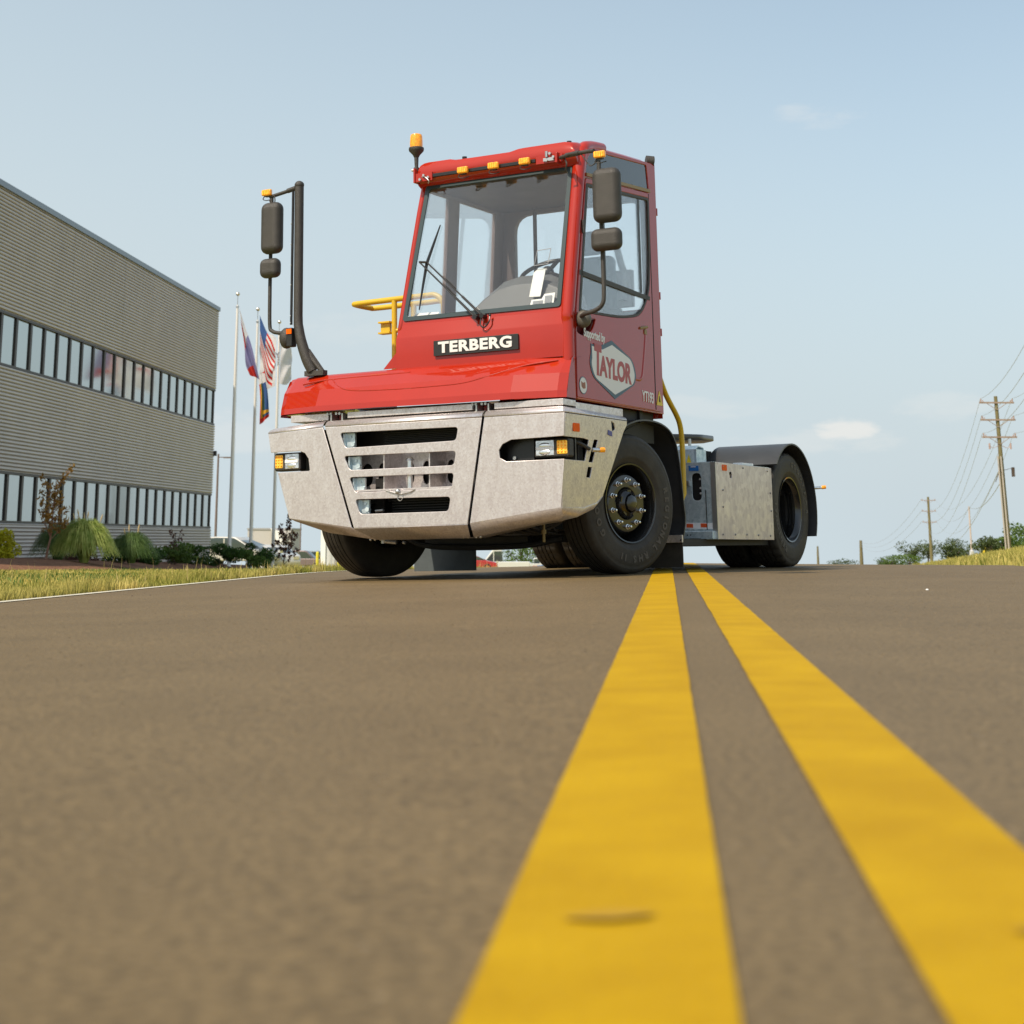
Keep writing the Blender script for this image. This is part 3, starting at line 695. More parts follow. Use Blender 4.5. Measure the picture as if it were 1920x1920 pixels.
b = MB(); b.tube([(.845, -1.115, .833), (.845, -1.095, .833)], .014, 8); b.build('bolt', M['zinc'], tr)
b = MB(); b.box(-1.0, -.88, -1.06, -1.04, .80, .97); b.build('lamp_bracket', M['black'], tr)
b = MB(); b.tube([(1.31, -.78, .885), (1.345, -.74, .885)], .016, 10); b.cur = 1; b.tube([(1.345, -.74, .885), (1.372, -.71, .885)], .019, 10); b.build('side_marker', [M['lens'], M['amber']], tr)
b = MB(); b.tube(smooth_path([(1.2, -.98, .95), (1.27, -.92, .93), (1.31, -.83, .89)]), .014, 8); b.build('marker_cable', M['plastic'], tr)
plate('side_reflector', M['amber2'], tr, SIDE(1.307, 0, 0), rounded([(-1.075, 1.005), (-.975, 1.005), (-.975, 1.065), (-1.075, 1.065)], .008), (), .006, .001)
plate('rating_sticker', mat('violet_sticker', (.10, .10, .32), .5), tr, SIDE(1.306, 0, 0), [(-.505, 1.045), (-.435, 1.035), (-.435, 1.0), (-.505, 1.008)], (), .002)
b = MB(); b.tube([(1.27, -.42, 1.085), (1.285, -.42, 1.085)], .025, 10); b.build('valve_socket', M['warn'], tr)

# ---- hood across the full width
hood = MB()
HX = [-1.275, -1.22, -.86, -.3, .3, .86, 1.20, 1.262]
prof = [(.0, 1.25), (.006, 1.300), (.062, 1.430), (.200, 1.548), (.232, 1.562), (.34, 1.575)]
rowsv = []
for x in HX:
    e = max(0, (abs(x) - .86) / .41); side = e * e * .12
    lift = -.012 * (1 if abs(x) > 1.24 else 0)
    rowsv.append([(x, -1.19 + side + dy * (1 - .25 * e) , z + lift * (i > 3) + (.008 if x < 0 and i == 0 else 0)) for i, (dy, z) in enumerate(prof)])
n = len(prof)
hood.add([v for r_ in rowsv for v in r_], [(i * n + k, (i + 1) * n + k, (i + 1) * n + k + 1, i * n + k + 1) for i in range(len(HX) - 1) for k in range(n - 1)], True)
hood.add([(-1.275, -1.07, 1.24), (-1.275, .62, 1.26), (-1.275, .62, 1.55), (-1.275, -.82, 1.566), (-1.275, -.95, 1.53), (-1.275, -1.0, 1.45)], [(0, 5, 4, 3, 2, 1)])
hood.add([(-1.275, -.85, 1.566), (-.2, -.85, 1.578), (-.2, .62, 1.57), (-1.275, .62, 1.55)], [(0, 1, 2, 3)])
hood.add([(1.262, -1.08, 1.25), (1.262, -.93, 1.25), (1.255, -.93, 1.56), (1.262, -.98, 1.54), (1.262, -1.02, 1.45)], [(0, 1, 2, 3, 4)])
hood.add([(-1.275, -1.07, 1.25), (-.86, -1.18, 1.256), (1.2, -1.1, 1.25), (1.262, -1.06, 1.25), (1.262, .6, 1.25), (-1.275, .6, 1.25)], [(0, 1, 2, 3, 4, 5)])
hood = hood.build('hood', M['red'], tr); hood.data.set_sharp_from_angle(angle=R(11))
b = MB(); b.add([(-.40, -.93, 1.573), (-.255, -.93, 1.573), (-.255, -.93, 1.72), (-.40, -.918, 1.573), (-.255, -.918, 1.573), (-.255, -.918, 1.72)], [(0, 1, 2), (3, 5, 4), (0, 3, 4, 1), (0, 2, 5, 3), (1, 4, 5, 2)]); b.build('gusset', M['red'], hood)
# raised creases pressed into the hood front
def hood_y(x, z):
    e = max(0, (abs(x) - .86) / .41)
    for (d0, z0), (d1, z1) in zip(prof, prof[1:]):
        if z0 <= z <= z1: dy = d0 + (d1 - d0) * (z - z0) / (z1 - z0); break
    return -1.19 + e * e * .12 + dy * (1 - .25 * e)
for pts in ([(-.80, 1.508), (-.70, 1.45), (-.55, 1.405), (-.2, 1.39), (.2, 1.39), (.45, 1.40), (.65, 1.44), (.9, 1.50), (1.15, 1.53)], [(-1.08, 1.49), (-.8, 1.515), (-.1, 1.522)]):
    P3 = smooth_path([(x, 0, z) for x, z in pts], 8); b = MB(); b.tube([Vector((p.x, hood_y(p.x, p.z) + .003, p.z)) for p in P3], .0075, 8); b.build('pressed_crease', M['red'], hood)

# ---- cab
cab = MB()
# front lower panel with a fold, wrapped round to the door side
X0, X1 = -.262, 1.215
rowsf = [[(X0 - .005, -.955, 1.56), (X1, -.955, 1.56), (X1 + .035, -.93, 1.56)],
         [(X0 + .0, -.962, 1.79), (X1, -.962, 1.79), (X1 + .033, -.935, 1.79)],
         [(X0 + .003, -.957, 1.805), (X1, -.957, 1.805), (X1 + .033, -.932, 1.805)],
         [(X0 + .012, -.918, 1.94), (X1, -.918, 1.94), (X1 + .032, -.90, 1.94)]]
cab.add([v for r_ in rowsf for v in r_], [(i * 3 + k, i * 3 + k + 1, i * 3 + 4 + k, i * 3 + 3 + k) for i in range(3) for k in range(2)], True)
cab.add([(X0, -.955, 1.56), (X0, .64, 1.56), (X0, .64, 1.93), (X0 + .012, -.918, 1.94)], [(0, 3, 2, 1)])
cab.add([(X0, .655, 1.2), (1.24, .655, 1.2), (1.235, .66, 2.1), (X0, .66, 2.1)], [(0, 1, 2, 3)])
cab.add([(X0, -.93, 1.25), (1.24, -.93, 1.25), (1.24, .655, 1.25), (X0, .655, 1.25)], [(0, 1, 2, 3)])
cabo = cab.build('cab_body', M['red'], tr)
FW_ = frame((0, -.922, 1.93), (1, 0, 0), (0, .24, 1.11))          # windscreen plane: a = x, b = up the rake
for nm, pts, rr in (('right_pillar', [(1.205, -.918, 1.30), (1.207, -.918, 1.80), (1.206, -.898, 1.97), (1.204, -.66, 3.03), (1.196, -.60, 3.15), (1.185, -.48, 3.225), (1.175, -.2, 3.27)], [.045, .048, .05, .05, .052, .048, .045]),
                    ('left_pillar', [(-.243, -.91, 1.90), (-.240, -.90, 1.95), (-.172, -.66, 3.06), (-.16, -.58, 3.16)], [.026, .027, .027, .03])):
    b = MB(); b.tube(smooth_path(pts, 4), [rr[min(len(rr) - 1, int(i / 4))] for i in range(len(smooth_path(pts, 4)))], 16); b.build('front_pillar', M['red'], cabo)
WS = [(-.222, .0), (1.155, .0), (1.165, 1.135), (-.145, 1.135)]
ring = lambda poly, d: rounded([(x + (d if i in (0, 3) else -d), y + (d if i < 2 else -d)) for i, (x, y) in enumerate(poly)], .03)
ws = plate('windscreen', M['glass'], cabo, FW_, rounded(WS, .03), (), .006)
plate('windscreen_seal', mat('black_seal', (.025, .045, .05), .35), ws, frame((0, -.928, 1.93), (1, 0, 0), (0, .24, 1.11)), rounded(WS, .03), [ring(WS, .034)[::-1]], .012)
plate('windscreen_surround', M['red'], cabo, frame((0, -.918, 1.93), (1, 0, 0), (0, .24, 1.11)), [(-.245, -.03), (1.2, -.03), (1.2, 1.20), (-.165, 1.20)], [rounded(WS, .03)[::-1]], .01)
plate('registration_decal', M['ink'], ws, frame((0, -.926, 1.93), (1, 0, 0), (0, .24, 1.11)), [(.90, .345), (1.02, .35), (1.035, .475), (.915, .47)], [[(.904, .35), (.919, .465), (1.03, .47), (1.015, .355)]], .002)
for bx, bb in ((-.205, -.018), (1.15, -.018), (1.12, 1.09)):
    b = MB(); b.sphere(FW_ @ Vector((bx, bb, -.012)), .008, 8); b.build('screw', M['chrome'], cabo)
# roof
roof = MB()
RX = [(-.205, -.13), (-.198, -.05), (-.175, -.008), (-.14, .006), (-.10, .010), (.10, .010), (.15, -.002), (.40, -.003), (.64, -.003), (.72, .012), (.78, .014), (1.12, .014), (1.17, .004), (1.20, -.02), (1.218, -.07), (1.225, -.13)]
def rprof(dz, x):
    e = 1 if dz > -.04 else .5
    return [(-.665, 3.02), (-.715 - .0 * e, 3.045), (-.755, 3.10), (-.762, 3.135), (-.750, 3.182 + dz * .6), (-.728, 3.210 + dz), (-.60, 3.235 + dz), (-.3, 3.262 + dz), (.2, 3.30 + dz), (.55, 3.325 + dz), (.63, 3.31 + dz), (.665, 3.27 + dz * .5), (.67, 3.05)]
rp = [[(x, y, z) for y, z in rprof(dz, x)] for x, dz in RX]; n = len(rp[0])
roof.add([v for r_ in rp for v in r_], [(i * n + k, (i + 1) * n + k, (i + 1) * n + k + 1, i * n + k + 1) for i in range(len(RX) - 1) for k in range(n - 1)], True)
roof.add(rp[0], [tuple(range(n))]); roof.add(rp[-1], [tuple(range(n))[::-1]])
roofo = roof.build('roof', M['red'], cabo)
b = MB(); b.box(-.19, 1.2, -.66, .62, 3.035, 3.05); b.build('headliner', M['interior'], cabo)
b = MB(); b.tube([(.10, -.5, 3.27), (.10, -.5, 3.285)], .02, 10); b.tube([(1.02, -.45, 3.28), (1.02, -.45, 3.30)], .02, 10); b.build('roof_plug', M['black'], roofo)
b = MB(); b.tube([(1.19, .62, 3.33), (1.24, .66, 3.325)], .045, 14); b.build('work_lamp', M['plastic'], roofo)
# side frame and door
side = plate('side_frame', M['red'], cabo, SIDE(1.236, 0, 0), [(-.90, 1.245), (.665, 1.235), (.668, 3.30), (.52, 3.29), (-.45, 3.215), (-.60, 3.18), (-.66, 3.10), (-.665, 3.0), (-.87, 1.96), (-.90, 1.80)],
             [rounded([(-.63, 2.99), (-.585, 3.13), (-.46, 3.185), (.50, 3.262), (.53, 3.06)], [.01, .07, .05, .02, .01])[::-1],
              [(-.87, 1.28), (-.845, 1.94), (-.64, 2.95), (.50, 3.03), (.50, 1.27)][::1]], .02, .004)
plate('quarter_glass', M['glass_dark'], side, SIDE(1.234, 0, 0), rounded([(-.63, 2.99), (-.585, 3.13), (-.46, 3.185), (.50, 3.262), (.53, 3.06)], [.01, .07, .05, .02, .01]), (), .006)
plate('gold_seal', M['gold'], side, SIDE(1.252, 0, 0), [(-.63, 2.958), (.535, 3.035), (.535, 3.062), (-.63, 2.985)], (), .012, .002)
win = rounded([(-.645, 2.90), (.50, 2.985), (.49, 2.50), (.455, 2.19), (.27, 1.985), (-.10, 1.925), (-.83, 1.895)], [.02, .03, .1, .12, .12, .3, .03])
door_o = rounded([(-.888, 1.262), (.492, 1.252), (.498, 3.025), (-.648, 2.94), (-.862, 1.94), (-.882, 1.78)], [.015, .015, .02, .02, 0, 0])
recess = [(-.885, 1.868), (-.885, 1.75), (-.80, 1.722), (-.70, 1.735), (-.60, 1.79), (-.55, 1.868)]
recess = rounded(recess, [.01, .04, .06, .06, .06, .01])
door = plate('door', M['red'], cabo, SIDE(1.243, 0, 0), door_o, [win[::-1], recess[::-1]], .022, .005)
plate('window_seal', M['plastic'], door, SIDE(1.250, 0, 0), win, [[(x * .955 + .0, 2.4 + (z - 2.4) * .958) for x, z in win][::-1]], .012, .002)
plate('door_glass', M['glass_side'], door, SIDE(1.244, 0, 0), win, (), .005)
plate('window_rail', M['plastic'], door, SIDE(1.249, 0, 0), [(-.80, 2.215), (.46, 2.165), (.45, 2.13), (-.805, 2.175)], (), .014, .002)
b = MB(); b.box(1.228, 1.244, .30, .335, 2.18, 2.95); b.box(1.228, 1.245, -.34, -.325, 2.2, 2.95); b.build('sliding_glass_edge', M['plastic'], door)
b = MB()
for k in range(8):
    a0, a1 = k / 8, (k + 1) / 8
b.add([(1.232, y, z) for y, z in recess] + [(1.165, y * .9 - .06, z * .9 + .18) for y, z in recess], [(i, (i + 1) % len(recess), (i + 1) % len(recess) + len(recess), i + len(recess)) for i in range(len(recess))] + [tuple(len(recess) + i for i in range(len(recess)))], True)
b.build('mirror_recess', mat('dark_red_recess', (.16, .012, .01), .5), door)
# pressed handle groove
b = MB(); b.tube(smooth_path([(1.241, .345, 1.90), (1.241, .33, 1.80), (1.241, .285, 1.62), (1.241, .235, 1.49), (1.238, .12, 1.475)], 5), .020, 12); b.build('door_groove', M['red'], door)
b = MB(); b.box(1.247, 1.262, .315, .36, 1.845, 1.885); b.tube([(1.256, .235, 1.885), (1.27, .345, 1.905)], .012, 8); b.build('door_handle', M['gold'], door, bevel=.003)
b = MB(); b.box(1.246, 1.252, -.885, .50, 1.252, 1.262); b.build('door_lower_seal', mat('orange_edge', (.55, .10, .03), .35), door)
b = MB(); b.box(1.236, 1.2545, .5005, .505, 1.26, 3.02); b.build('door_gap', M['blackm'], cabo)
b = MB(); b.box(1.25, 1.268, -.74, -.715, 2.50, 2.60); b.build('pillar_clip', M['plastic'], cabo)
b = MB()
for z in (2.2, 2.9, 1.9): b.tube([(1.235, .685, z - .03), (1.235, .685, z + .03)], .013, 8)
b.build('rear_hinge', M['red'], cabo)
# lettering on the door
LS = lambda y, z, a=(0, 1, -.10): frame((1.2560, y, z), a, (0, 0, 1))
text('lettering', 'Supported by', M['white'], door, LS(-.585, 1.742, (0, 1, -.045)), .09, .72, .0028)
pt = [(-.335, 1.745), (.08, 1.645), (.125, 1.60), (.125, 1.50), (.075, 1.44), (-.335, 1.365)]
hx = lambda g: rounded([(-.29, 1.70 + g * 1.2), (.055 + g, 1.615), (.11 + g, 1.50), (.075 + g, 1.43), (-.26, 1.325 - g * 1.2), (-.60 - g, 1.43), (-.655 - g, 1.53), (-.62 - g, 1.60 + g)], [0, .1, .12, .1, 0, .12, .14, .03])
tt = lambda g: [(-.63 - g, 1.655 + g), (-.42 + g, 1.64 + g), (-.42 + g, 1.56), (-.63 - g, 1.56)]
logo = plate('logo_plate', M['navy'], door, SIDE(1.2560, 0, 0), hx(.028), (), .003)
plate('logo_plate', M['navy'], logo, SIDE(1.2557, 0, 0), tt(.022), (), .003)
lg = plate('logo_face', M['white'], logo, SIDE(1.2575, 0, 0), hx(.0), (), .003)
plate('logo_face', M['white'], logo, SIDE(1.2573, 0, 0), tt(.006), (), .003)
text('lettering', 'T', M['logo_red'], logo, frame((1.2592, -.545, 1.552), (0, 1, -.06), (0, 0, 1)), .30, .60, .015)
text('lettering', 'AYLOR', M['logo_red'], logo, frame((1.2592, -.240, 1.505), (0, 1, -.045), (0, 0, 1)), .205, .84, .009, spacing=.98)
text('lettering', 'YT193', M['silver_letter'], door, frame((1.2560, .345, 1.345), (0, 1, -.04), (0, 0, 1)), .118, .74, .0016, depth=.006, spacing=.9)
circ = lambda cx, cz, r, n=28, k=1.: [(cx + r * k * math.cos(2 * math.pi * i / n), cz + r * math.sin(2 * math.pi * i / n)) for i in range(n)]
badge = plate('round_sticker', M['navy'], door, SIDE(1.2558, 0, 0), circ(-.795, 1.355, .064), (), .002)
plate('sticker_face', M['white'], badge, SIDE(1.2568, 0, 0), circ(-.795, 1.355, .058), (), .002)
plate('sticker_print', mat('brown_print', (.30, .12, .07), .5), badge, SIDE(1.2578, 0, 0), rounded([(-.832, 1.385), (-.80, 1.372), (-.765, 1.382), (-.76, 1.335), (-.80, 1.33), (-.825, 1.345)], .008), (), .002)
plate('lock_cap', M['white'], door, SIDE(1.2560, 0, 0), circ(-.14, 1.375, .008), (), .004)
wt = plate('warning_sticker', M['warn'], cabo, SIDE(1.2480, 0, 0), rounded([(.525, 1.30), (.645, 1.30), (.585, 1.42)], .008), (), .002)
plate('warning_print', M['blackm'], wt, SIDE(1.2492, 0, 0), [(.57, 1.33), (.60, 1.325), (.588, 1.375), (.578, 1.375)], (), .002)
# name plate on the cab front
npl = plate('name_plate', mat('plate_black', (.02, .02, .02), .4), cabo, frame((0, -.972, 0), (1, 0, 0), (0, 0, 1)), rounded([(.085, 1.635), (.82, 1.635), (.82, 1.752), (.085, 1.752)], .006), (), .012, .002)
text('lettering', 'TERBERG', M['silver_letter'], npl, frame((.452, -.981, 1.693), (1, 0, 0), (0, 0, 1)), .113, 1.30, .0045, .006, spacing=1.08)
# rear wall and left wall
plate('rear_wall', M['interior_light'], cabo, FRONT(0, .645, 0), [(-.255, 1.93), (1.23, 1.93), (1.21, 3.05), (-.19, 3.05)], [rounded([(-.07, 2.08), (1.12, 2.08), (1.12, 3.0), (-.07, 3.0)], [.05, .05, .12, .16])[::-1]], .05)
plate('rear_glass', M['glass_side'], cabo, FRONT(0, .655, 0), [(-.07, 2.08), (1.12, 2.08), (1.12, 3.0), (-.07, 3.0)], (), .006)
FL = frame((-.245, 0, 1.93), (0, 1, 0), (.065, 0, 1.12))
plate('left_wall', M['interior_light'], cabo, FL, [(-.90, 0), (.64, 0), (.64, 1.15), (-.66, 1.15)], [[(-.84, .05), (-.30, .05), (-.30, 1.08), (-.62, 1.08)][::-1], [(-.13, .06), (.47, .06), (.47, 1.08), (-.13, 1.08)][::-1]], .03)
plate('left_glass', M['glass_side'], cabo, FL, [(-.85, .03), (.48, .03), (.48, 1.09), (-.66, 1.09)], (), .005)
# interior
dsh = MB()
dp = [(.28, .0), (.33, .05), (.42, .14), (.55, .235), (.70, .265), (.95, .255), (1.06, .2), (1.12, .12), (1.15, .0)]
vs = [(x, -.80, 1.95 + h * .75) for x, h in dp] + [(x, -.68, 1.97 + h) for x, h in dp] + [(x, -.45, 1.95 + h * .9) for x, h in dp]
m_ = len(dp); dsh.add(vs, [(i * m_ + k, i * m_ + k + 1, (i + 1) * m_ + k + 1, (i + 1) * m_ + k) for i in range(2) for k in range(m_ - 1)], True)
dsh.add([(.28, -.87, 1.93), (1.15, -.87, 1.93)] + [(x, -.80, 1.95 + h * .75) for x, h in dp[::-1]], [tuple(range(2 + m_))], True)
dsh.box(-.2, 1.18, -.88, -.45, 1.90, 1.955)
dsh.build('dashboard', M['dash'], cabo, bevel=.012)
b = MB()
ce = Vector((.84, -.52, 2.27)); ax_ = Vector((0, -.55, .83)).normalized(); u_ = Vector((1, 0, 0)); v_ = ax_.cross(u_)
b.tube([ce + (u_ * math.cos(a / 16 * math.pi) + v_ * math.sin(a / 16 * math.pi)) * .215 for a in range(32)], .016, 10, closed=True)
for a in (90, 215, 325): b.tube([ce, ce + (u_ * math.cos(R(a)) + v_ * math.sin(R(a))) * .21], .017, 8)
b.tube([ce, ce - ax_ * .3], .03, 10); b.sphere(ce, .05, 12); b.build('steering_wheel', M['black'], cabo)
b = MB(); b.box(.50, 1.0, -.05, .42, 1.78, 1.93); b.box(.52, .98, .32, .45, 1.9, 2.52); b.box(.62, .88, .34, .44, 2.54, 2.74); b.build('driver_seat', M['seat'], cabo, bevel=.045, bseg=3)
b = MB(); b.tube([(.46, .1, 2.02), (.46, .35, 2.02)], .03, 8); b.tube([(1.03, -.05, 2.05), (1.03, .35, 2.05)], .03, 8); b.build('armrest', M['seat'], cabo)
b = MB(); b.box(.15, .185, .55, .555, 2.3, 3.0); b.tube([(.168, .55, 3.0), (.145, .55, 3.04), (.15, .55, 3.09), (.168, .55, 3.11), (.187, .55, 3.09), (.19, .55, 3.04), (.168, .55, 3.0)], .005, 6); b.build('hanging_strap', M['interior'], cabo)
b = MB(); b.tube(smooth_path([(.95, .50, 2.62), (1.0, .48, 2.45), (1.04, .45, 2.35), (1.03, .42, 2.15)]), [.03] * 16, 8); b.box(.92, 1.1, .44, .50, 2.1, 2.4); b.build('grey_bag', mat('grey_bag', (.35, .35, .37), .6, var=.2), cabo)
# wipers
WP = lambda x, z, off=.03: Vector((x, -.922 + (max(z, 1.93) - 1.93) * .2162 - off, z))
b = MB()
for k, (p0, p1) in enumerate(((( .455, 1.905), (-.100, 2.390)), ((.515, 1.910), (-.035, 2.385)))):
    q0, q1 = WP(*p0, .055), WP(*p1, .045); mid = q0.lerp(q1, .35); b.tube([q0, mid], .010, 8); b.tube([mid, q1], .0065, 8)
    b.tube([q0 + Vector((0, -.012, 0)), q0 + Vector((0, .05, 0))], .018, 10)
b.tube([WP(-.105, 2.395, .045), WP(-.03, 2.385, .05)], .009, 8)
b.build('wiper_arm', M['black'], cabo)
b = MB(); pl = [WP(.03, 2.69, .012), WP(-.005, 2.55, .018), WP(-.045, 2.38, .03), WP(-.065, 2.2, .018), WP(-.078, 2.01, .012)]
b.tube(pl, [.005, .010, .013, .010, .005], 6); b.build('wiper_blade', M['black'], cabo)
b = MB(); b.tube(smooth_path([(.50, -.965, 1.90), (.505, -.985, 1.84), (.54, -.985, 1.82), (.575, -.98, 1.86), (.575, -.965, 1.905)]), .006, 8); b.sphere((.575, -.965, 1.91), .011, 8); b.build('washer_hose', M['black'], cabo)
# roof light rail with marker lamps
b = MB(); b.box(-.02, .90, -.80, -.775, 3.078, 3.105); b.build('light_rail', M['black'], roofo, bevel=.003)
b = MB(); b.box(-.19, -.03, -.79, -.77, 3.055, 3.125); b.box(-.20, -.185, -.80, -.70, 3.05, 3.17); b.build('rail_bracket', M['red'], roofo, bevel=.003)
b = MB(); b.box(.90, 1.13, -.79, -.77, 3.06, 3.12); b.box(1.08, 1.10, -.82, -.74, 3.05, 3.13)
b.build('rail_bracket', M['red'], roofo, bevel=.003)
for x, z in ((-.10, 3.10), (-.06, 3.08), (1.0, 3.08), (1.06, 3.10), (1.03, 3.13), (-.135, 3.07)):
    b = MB(); b.tube([(x, -.81, z), (x, -.78, z)], .011, 8); b.build('bolt', M['zinc'], roofo)
b = MB(); b.box(.97, 1.06, -.80, -.79, 3.075, 3.10); b.tube([(1.0, -.80, 3.15), (1.0, -.80, 3.105)], .012, 8); b.build('rail_clamp', M['zinc'], roofo)
def marker(x, y, z, parent):
    b = MB(); b.box(x - .047, x + .047, y, y + .035, z - .026, z + .026); o = b.build('marker_light', M['amber'], parent, bevel=.012, bseg=3)
    b = MB()
    for k in (-.028, -.009, .009, .028): b.box(x + k - .0035, x + k + .0035, y - .004, y + .003, z - .02, z + .02)
    b.build('lens_rib', M['amber_led'], o, bevel=.001)
    b = MB(); b.box(x - .02, x + .02, y + .02, y + .045, z - .034, z - .02); b.build('lamp_base', M['plastic'], o)
    b = MB(); b.tube(smooth_path([(x - .02, y + .02, z - .025), (x - .04, y + .02, z - .05), (x - .01, y + .03, z - .062), (x + .04, y + .05, z - .05)], 4), .004, 6); b.build('lamp_wire', M['plastic'], o)
for x in (.27, .545, .82): marker(x, -.84, 3.093, roofo)
# beacon
b = MB(); b.tube([(-.20, -.75, 3.12), (-.20, -.75, 3.31)], [.012, .02], 12); b.tube([(-.20, -.75, 3.155), (-.20, -.75, 3.185)], .022, 12)
b.lathe([(.02, 3.27), (.03, 3.29), (.058, 3.32), (.062, 3.335), (.060, 3.348), (.05, 3.352)], 'z', 24, (-.2, -.75, 0)); bc = b.build('beacon', M['plastic'], roofo)
b = MB(); b.lathe([(.050, 3.350), (.052, 3.375), (.049, 3.44), (.044, 3.455), (.03, 3.462), (.001, 3.463)], 'z', 24, (-.2, -.75, 0)); b.build('beacon_lens', M['amber'], bc)
b = MB(); b.box(-.245, -.23, -.76, -.74, 3.16, 3.175); b.tube([(-.2, -.75, 3.165), (-.24, -.75, 3.168)], .012, 8); b.build('wing_nut', M['zinc'], bc)
b = MB(); b.tube(smooth_path([(-.2, -.75, 3.11), (-.19, -.76, 3.09), (-.1, -.80, 3.09), (-.05, -.81, 3.05), (-.06, -.80, 3.03)]), .004, 6); b.build('beacon_wire', M['zinc'], bc)
# mirrors on the door side
def mirror(x0, x1, z0, z1, y, parent, big=True):
    b = MB(); w = .118 if big else .104; b.box(x0, x1, y, y + w, z0, z1); o = b.build('mirror', M['plastic'], parent, bevel=.058 if big else .050, bseg=5)
    b = MB(); b.box(x0 + .05, x1 - .05, y + w - .004, y + w + .006, z0 + .05, z1 - .05); b.build('mirror_glass', M['chrome'], o)
    return o
b = MB(); b.tube(smooth_path([(1.27, -.84, 1.85), (1.36, -.95, 1.855), (1.46, -.99, 1.865), (1.525, -1.0, 1.90), (1.545, -1.0, 1.98), (1.545, -1.0, 2.3)]) + [Vector((1.535, -1.0, 2.97))], .0165, 10)
b.tube([(1.12, -.80, 3.085), (1.25, -.90, 3.075), (1.50, -1.0, 3.05)], .015, 10); b.tube([(1.20, -.86, 3.08), (1.35, -.94, 3.065)], .019, 10)
rma = b.build('mirror_arm', M['plastic'], tr)
b = MB(); b.sphere((1.295, -.84, 1.835), (.062, .05, .066), 16); b.build('mirror_mount', mat('mount_grey', (.10, .095, .08), .45, bump=.4, bscale=150), rma)
mirror(1.505, 1.725, 2.49, 2.895, -1.10, rma); mirror(1.48, 1.72, 2.285, 2.45, -1.09, rma, False)
marker(1.555, -1.04, 3.01, rma)
b = MB(); b.tube(smooth_path([(1.36, -.94, 3.06), (1.42, -.98, 2.99), (1.47, -1.0, 2.94), (1.52, -1.01, 2.96), (1.53, -1.0, 3.0)]), .005, 6); b.tube(smooth_path([(1.16, -.81, 3.07), (1.2, -.86, 3.02), (1.18, -.84, 2.97)]), .006, 6); b.build('mirror_wire', M['plastic'], rma)
# mirrors on the far side post
b = MB(); b.tube([(-1.165, -1.0, 3.10), (-1.165, -1.0, 2.05)] + smooth_path([(-1.163, -1.0, 1.98), (-1.135, -1.0, 1.85), (-1.085, -.99, 1.70), (-1.04, -.97, 1.60)], 4), [.037, .037] + [.038, .039, .040, .041, .042, .043, .044, .044, .045, .045, .045, .045, .045], 14)
b.sphere((-1.165, -1.0, 3.115), (.040, .04, .035), 12)
b.box(-1.10, -.92, -1.0, -.94, 1.56, 1.60)
b.tube([(-1.09, -.98, 1.76), (-.93, -.97, 1.57)], [.03, .02], 8)
post = b.build('mirror_post', M['plastic'], tr)
b = MB(); b.tube([(-1.232, -1.0, 1.98), (-1.225, -1.0, 3.09)], .011, 8); b.build('conduit', M['black'], post)
for z in (2.05, 2.30, 2.46, 2.63, 2.80, 1.995):
    b = MB(); b.sphere((-1.232, -1.012, z), .006, 6); b.build('rivet', M['chrome'], post)
b = MB(); b.tube(smooth_path([(-1.28, -1.0, 1.92), (-1.36, -1.0, 1.925), (-1.42, -1.0, 1.945), (-1.445, -1.0, 2.0), (-1.448, -1.0, 2.3)]) + [Vector((-1.44, -1.0, 3.04))], .0155, 10)
b.tube([(-1.17, -1.0, 3.10), (-1.30, -1.0, 3.075), (-1.46, -1.0, 3.05)], .015, 10); b.tube([(-1.2, -1.0, 3.095), (-1.28, -1.0, 3.08)], .02, 10); lma = b.build('mirror_arm', M['plastic'], post)
b = MB(); b.sphere((-1.275, -1.0, 1.875), (.06, .06, .085), 16); b.build('mirror_mount', M['plastic'], lma)
b = MB(); b.box(-1.245, -1.19, -1.05, -.98, 1.80, 1.95); b.build('mount_block', M['blackm'], lma, bevel=.008)
b = MB(); b.box(-1.24, -1.19, -1.056, -1.05, 1.90, 1.94); b.build('side_marker', M['amber2'], lma)
mirror(-1.498, -1.305, 2.565, 2.99, -1.10, lma); mirror(-1.508, -1.325, 2.37, 2.53, -1.09, lma, False)
marker(-1.475, -1.04, 3.085, lma)
b = MB(); b.tube(smooth_path([(-1.40, -1.02, 3.06), (-1.395, -1.02, 3.0), (-1.43, -1.02, 2.985), (-1.45, -1.02, 3.02)]), .005, 6); b.build('mirror_wire', M['plastic'], lma)
# yellow rails
b = MB()
b.tube(smooth_path([(-.44, .05, 1.75), (-.44, .05, 2.12), (-.455, .05, 2.23), (-.52, .05, 2.285), (-.62, .05, 2.29), (-1.0, .05, 2.285), (-1.30, .05, 2.28), (-1.352, .09, 2.28), (-1.352, .30, 2.28), (-1.30, .36, 2.28), (-.8, .36, 2.285), (-.62, .36, 2.28), (-.55, .36, 2.2), (-.54, .36, 2.05), (-.54, .36, 1.8)], 6), .024, 12)
b.tube([(-.93, .05, 2.275), (-.93, .05, 1.56)], .024, 12); b.tube([(-.93, .05, 2.02), (-.80, .10, 2.02)], .02, 10); b.tube([(-.93, .36, 2.275), (-.93, .36, 1.56)], .024, 12)
ra = b.build('guard_rail', M['yellow'], tr)
b = MB(); b.box(-1.055, -.965, .03, .06, 2.01, 2.09); b.box(-1.065, -.95, .0, .08, 2.085, 2.10); b.box(-1.065, -.95, .0, .08, 1.995, 2.01); b.build('rail_bracket', M['yellow'], ra, bevel=.002)
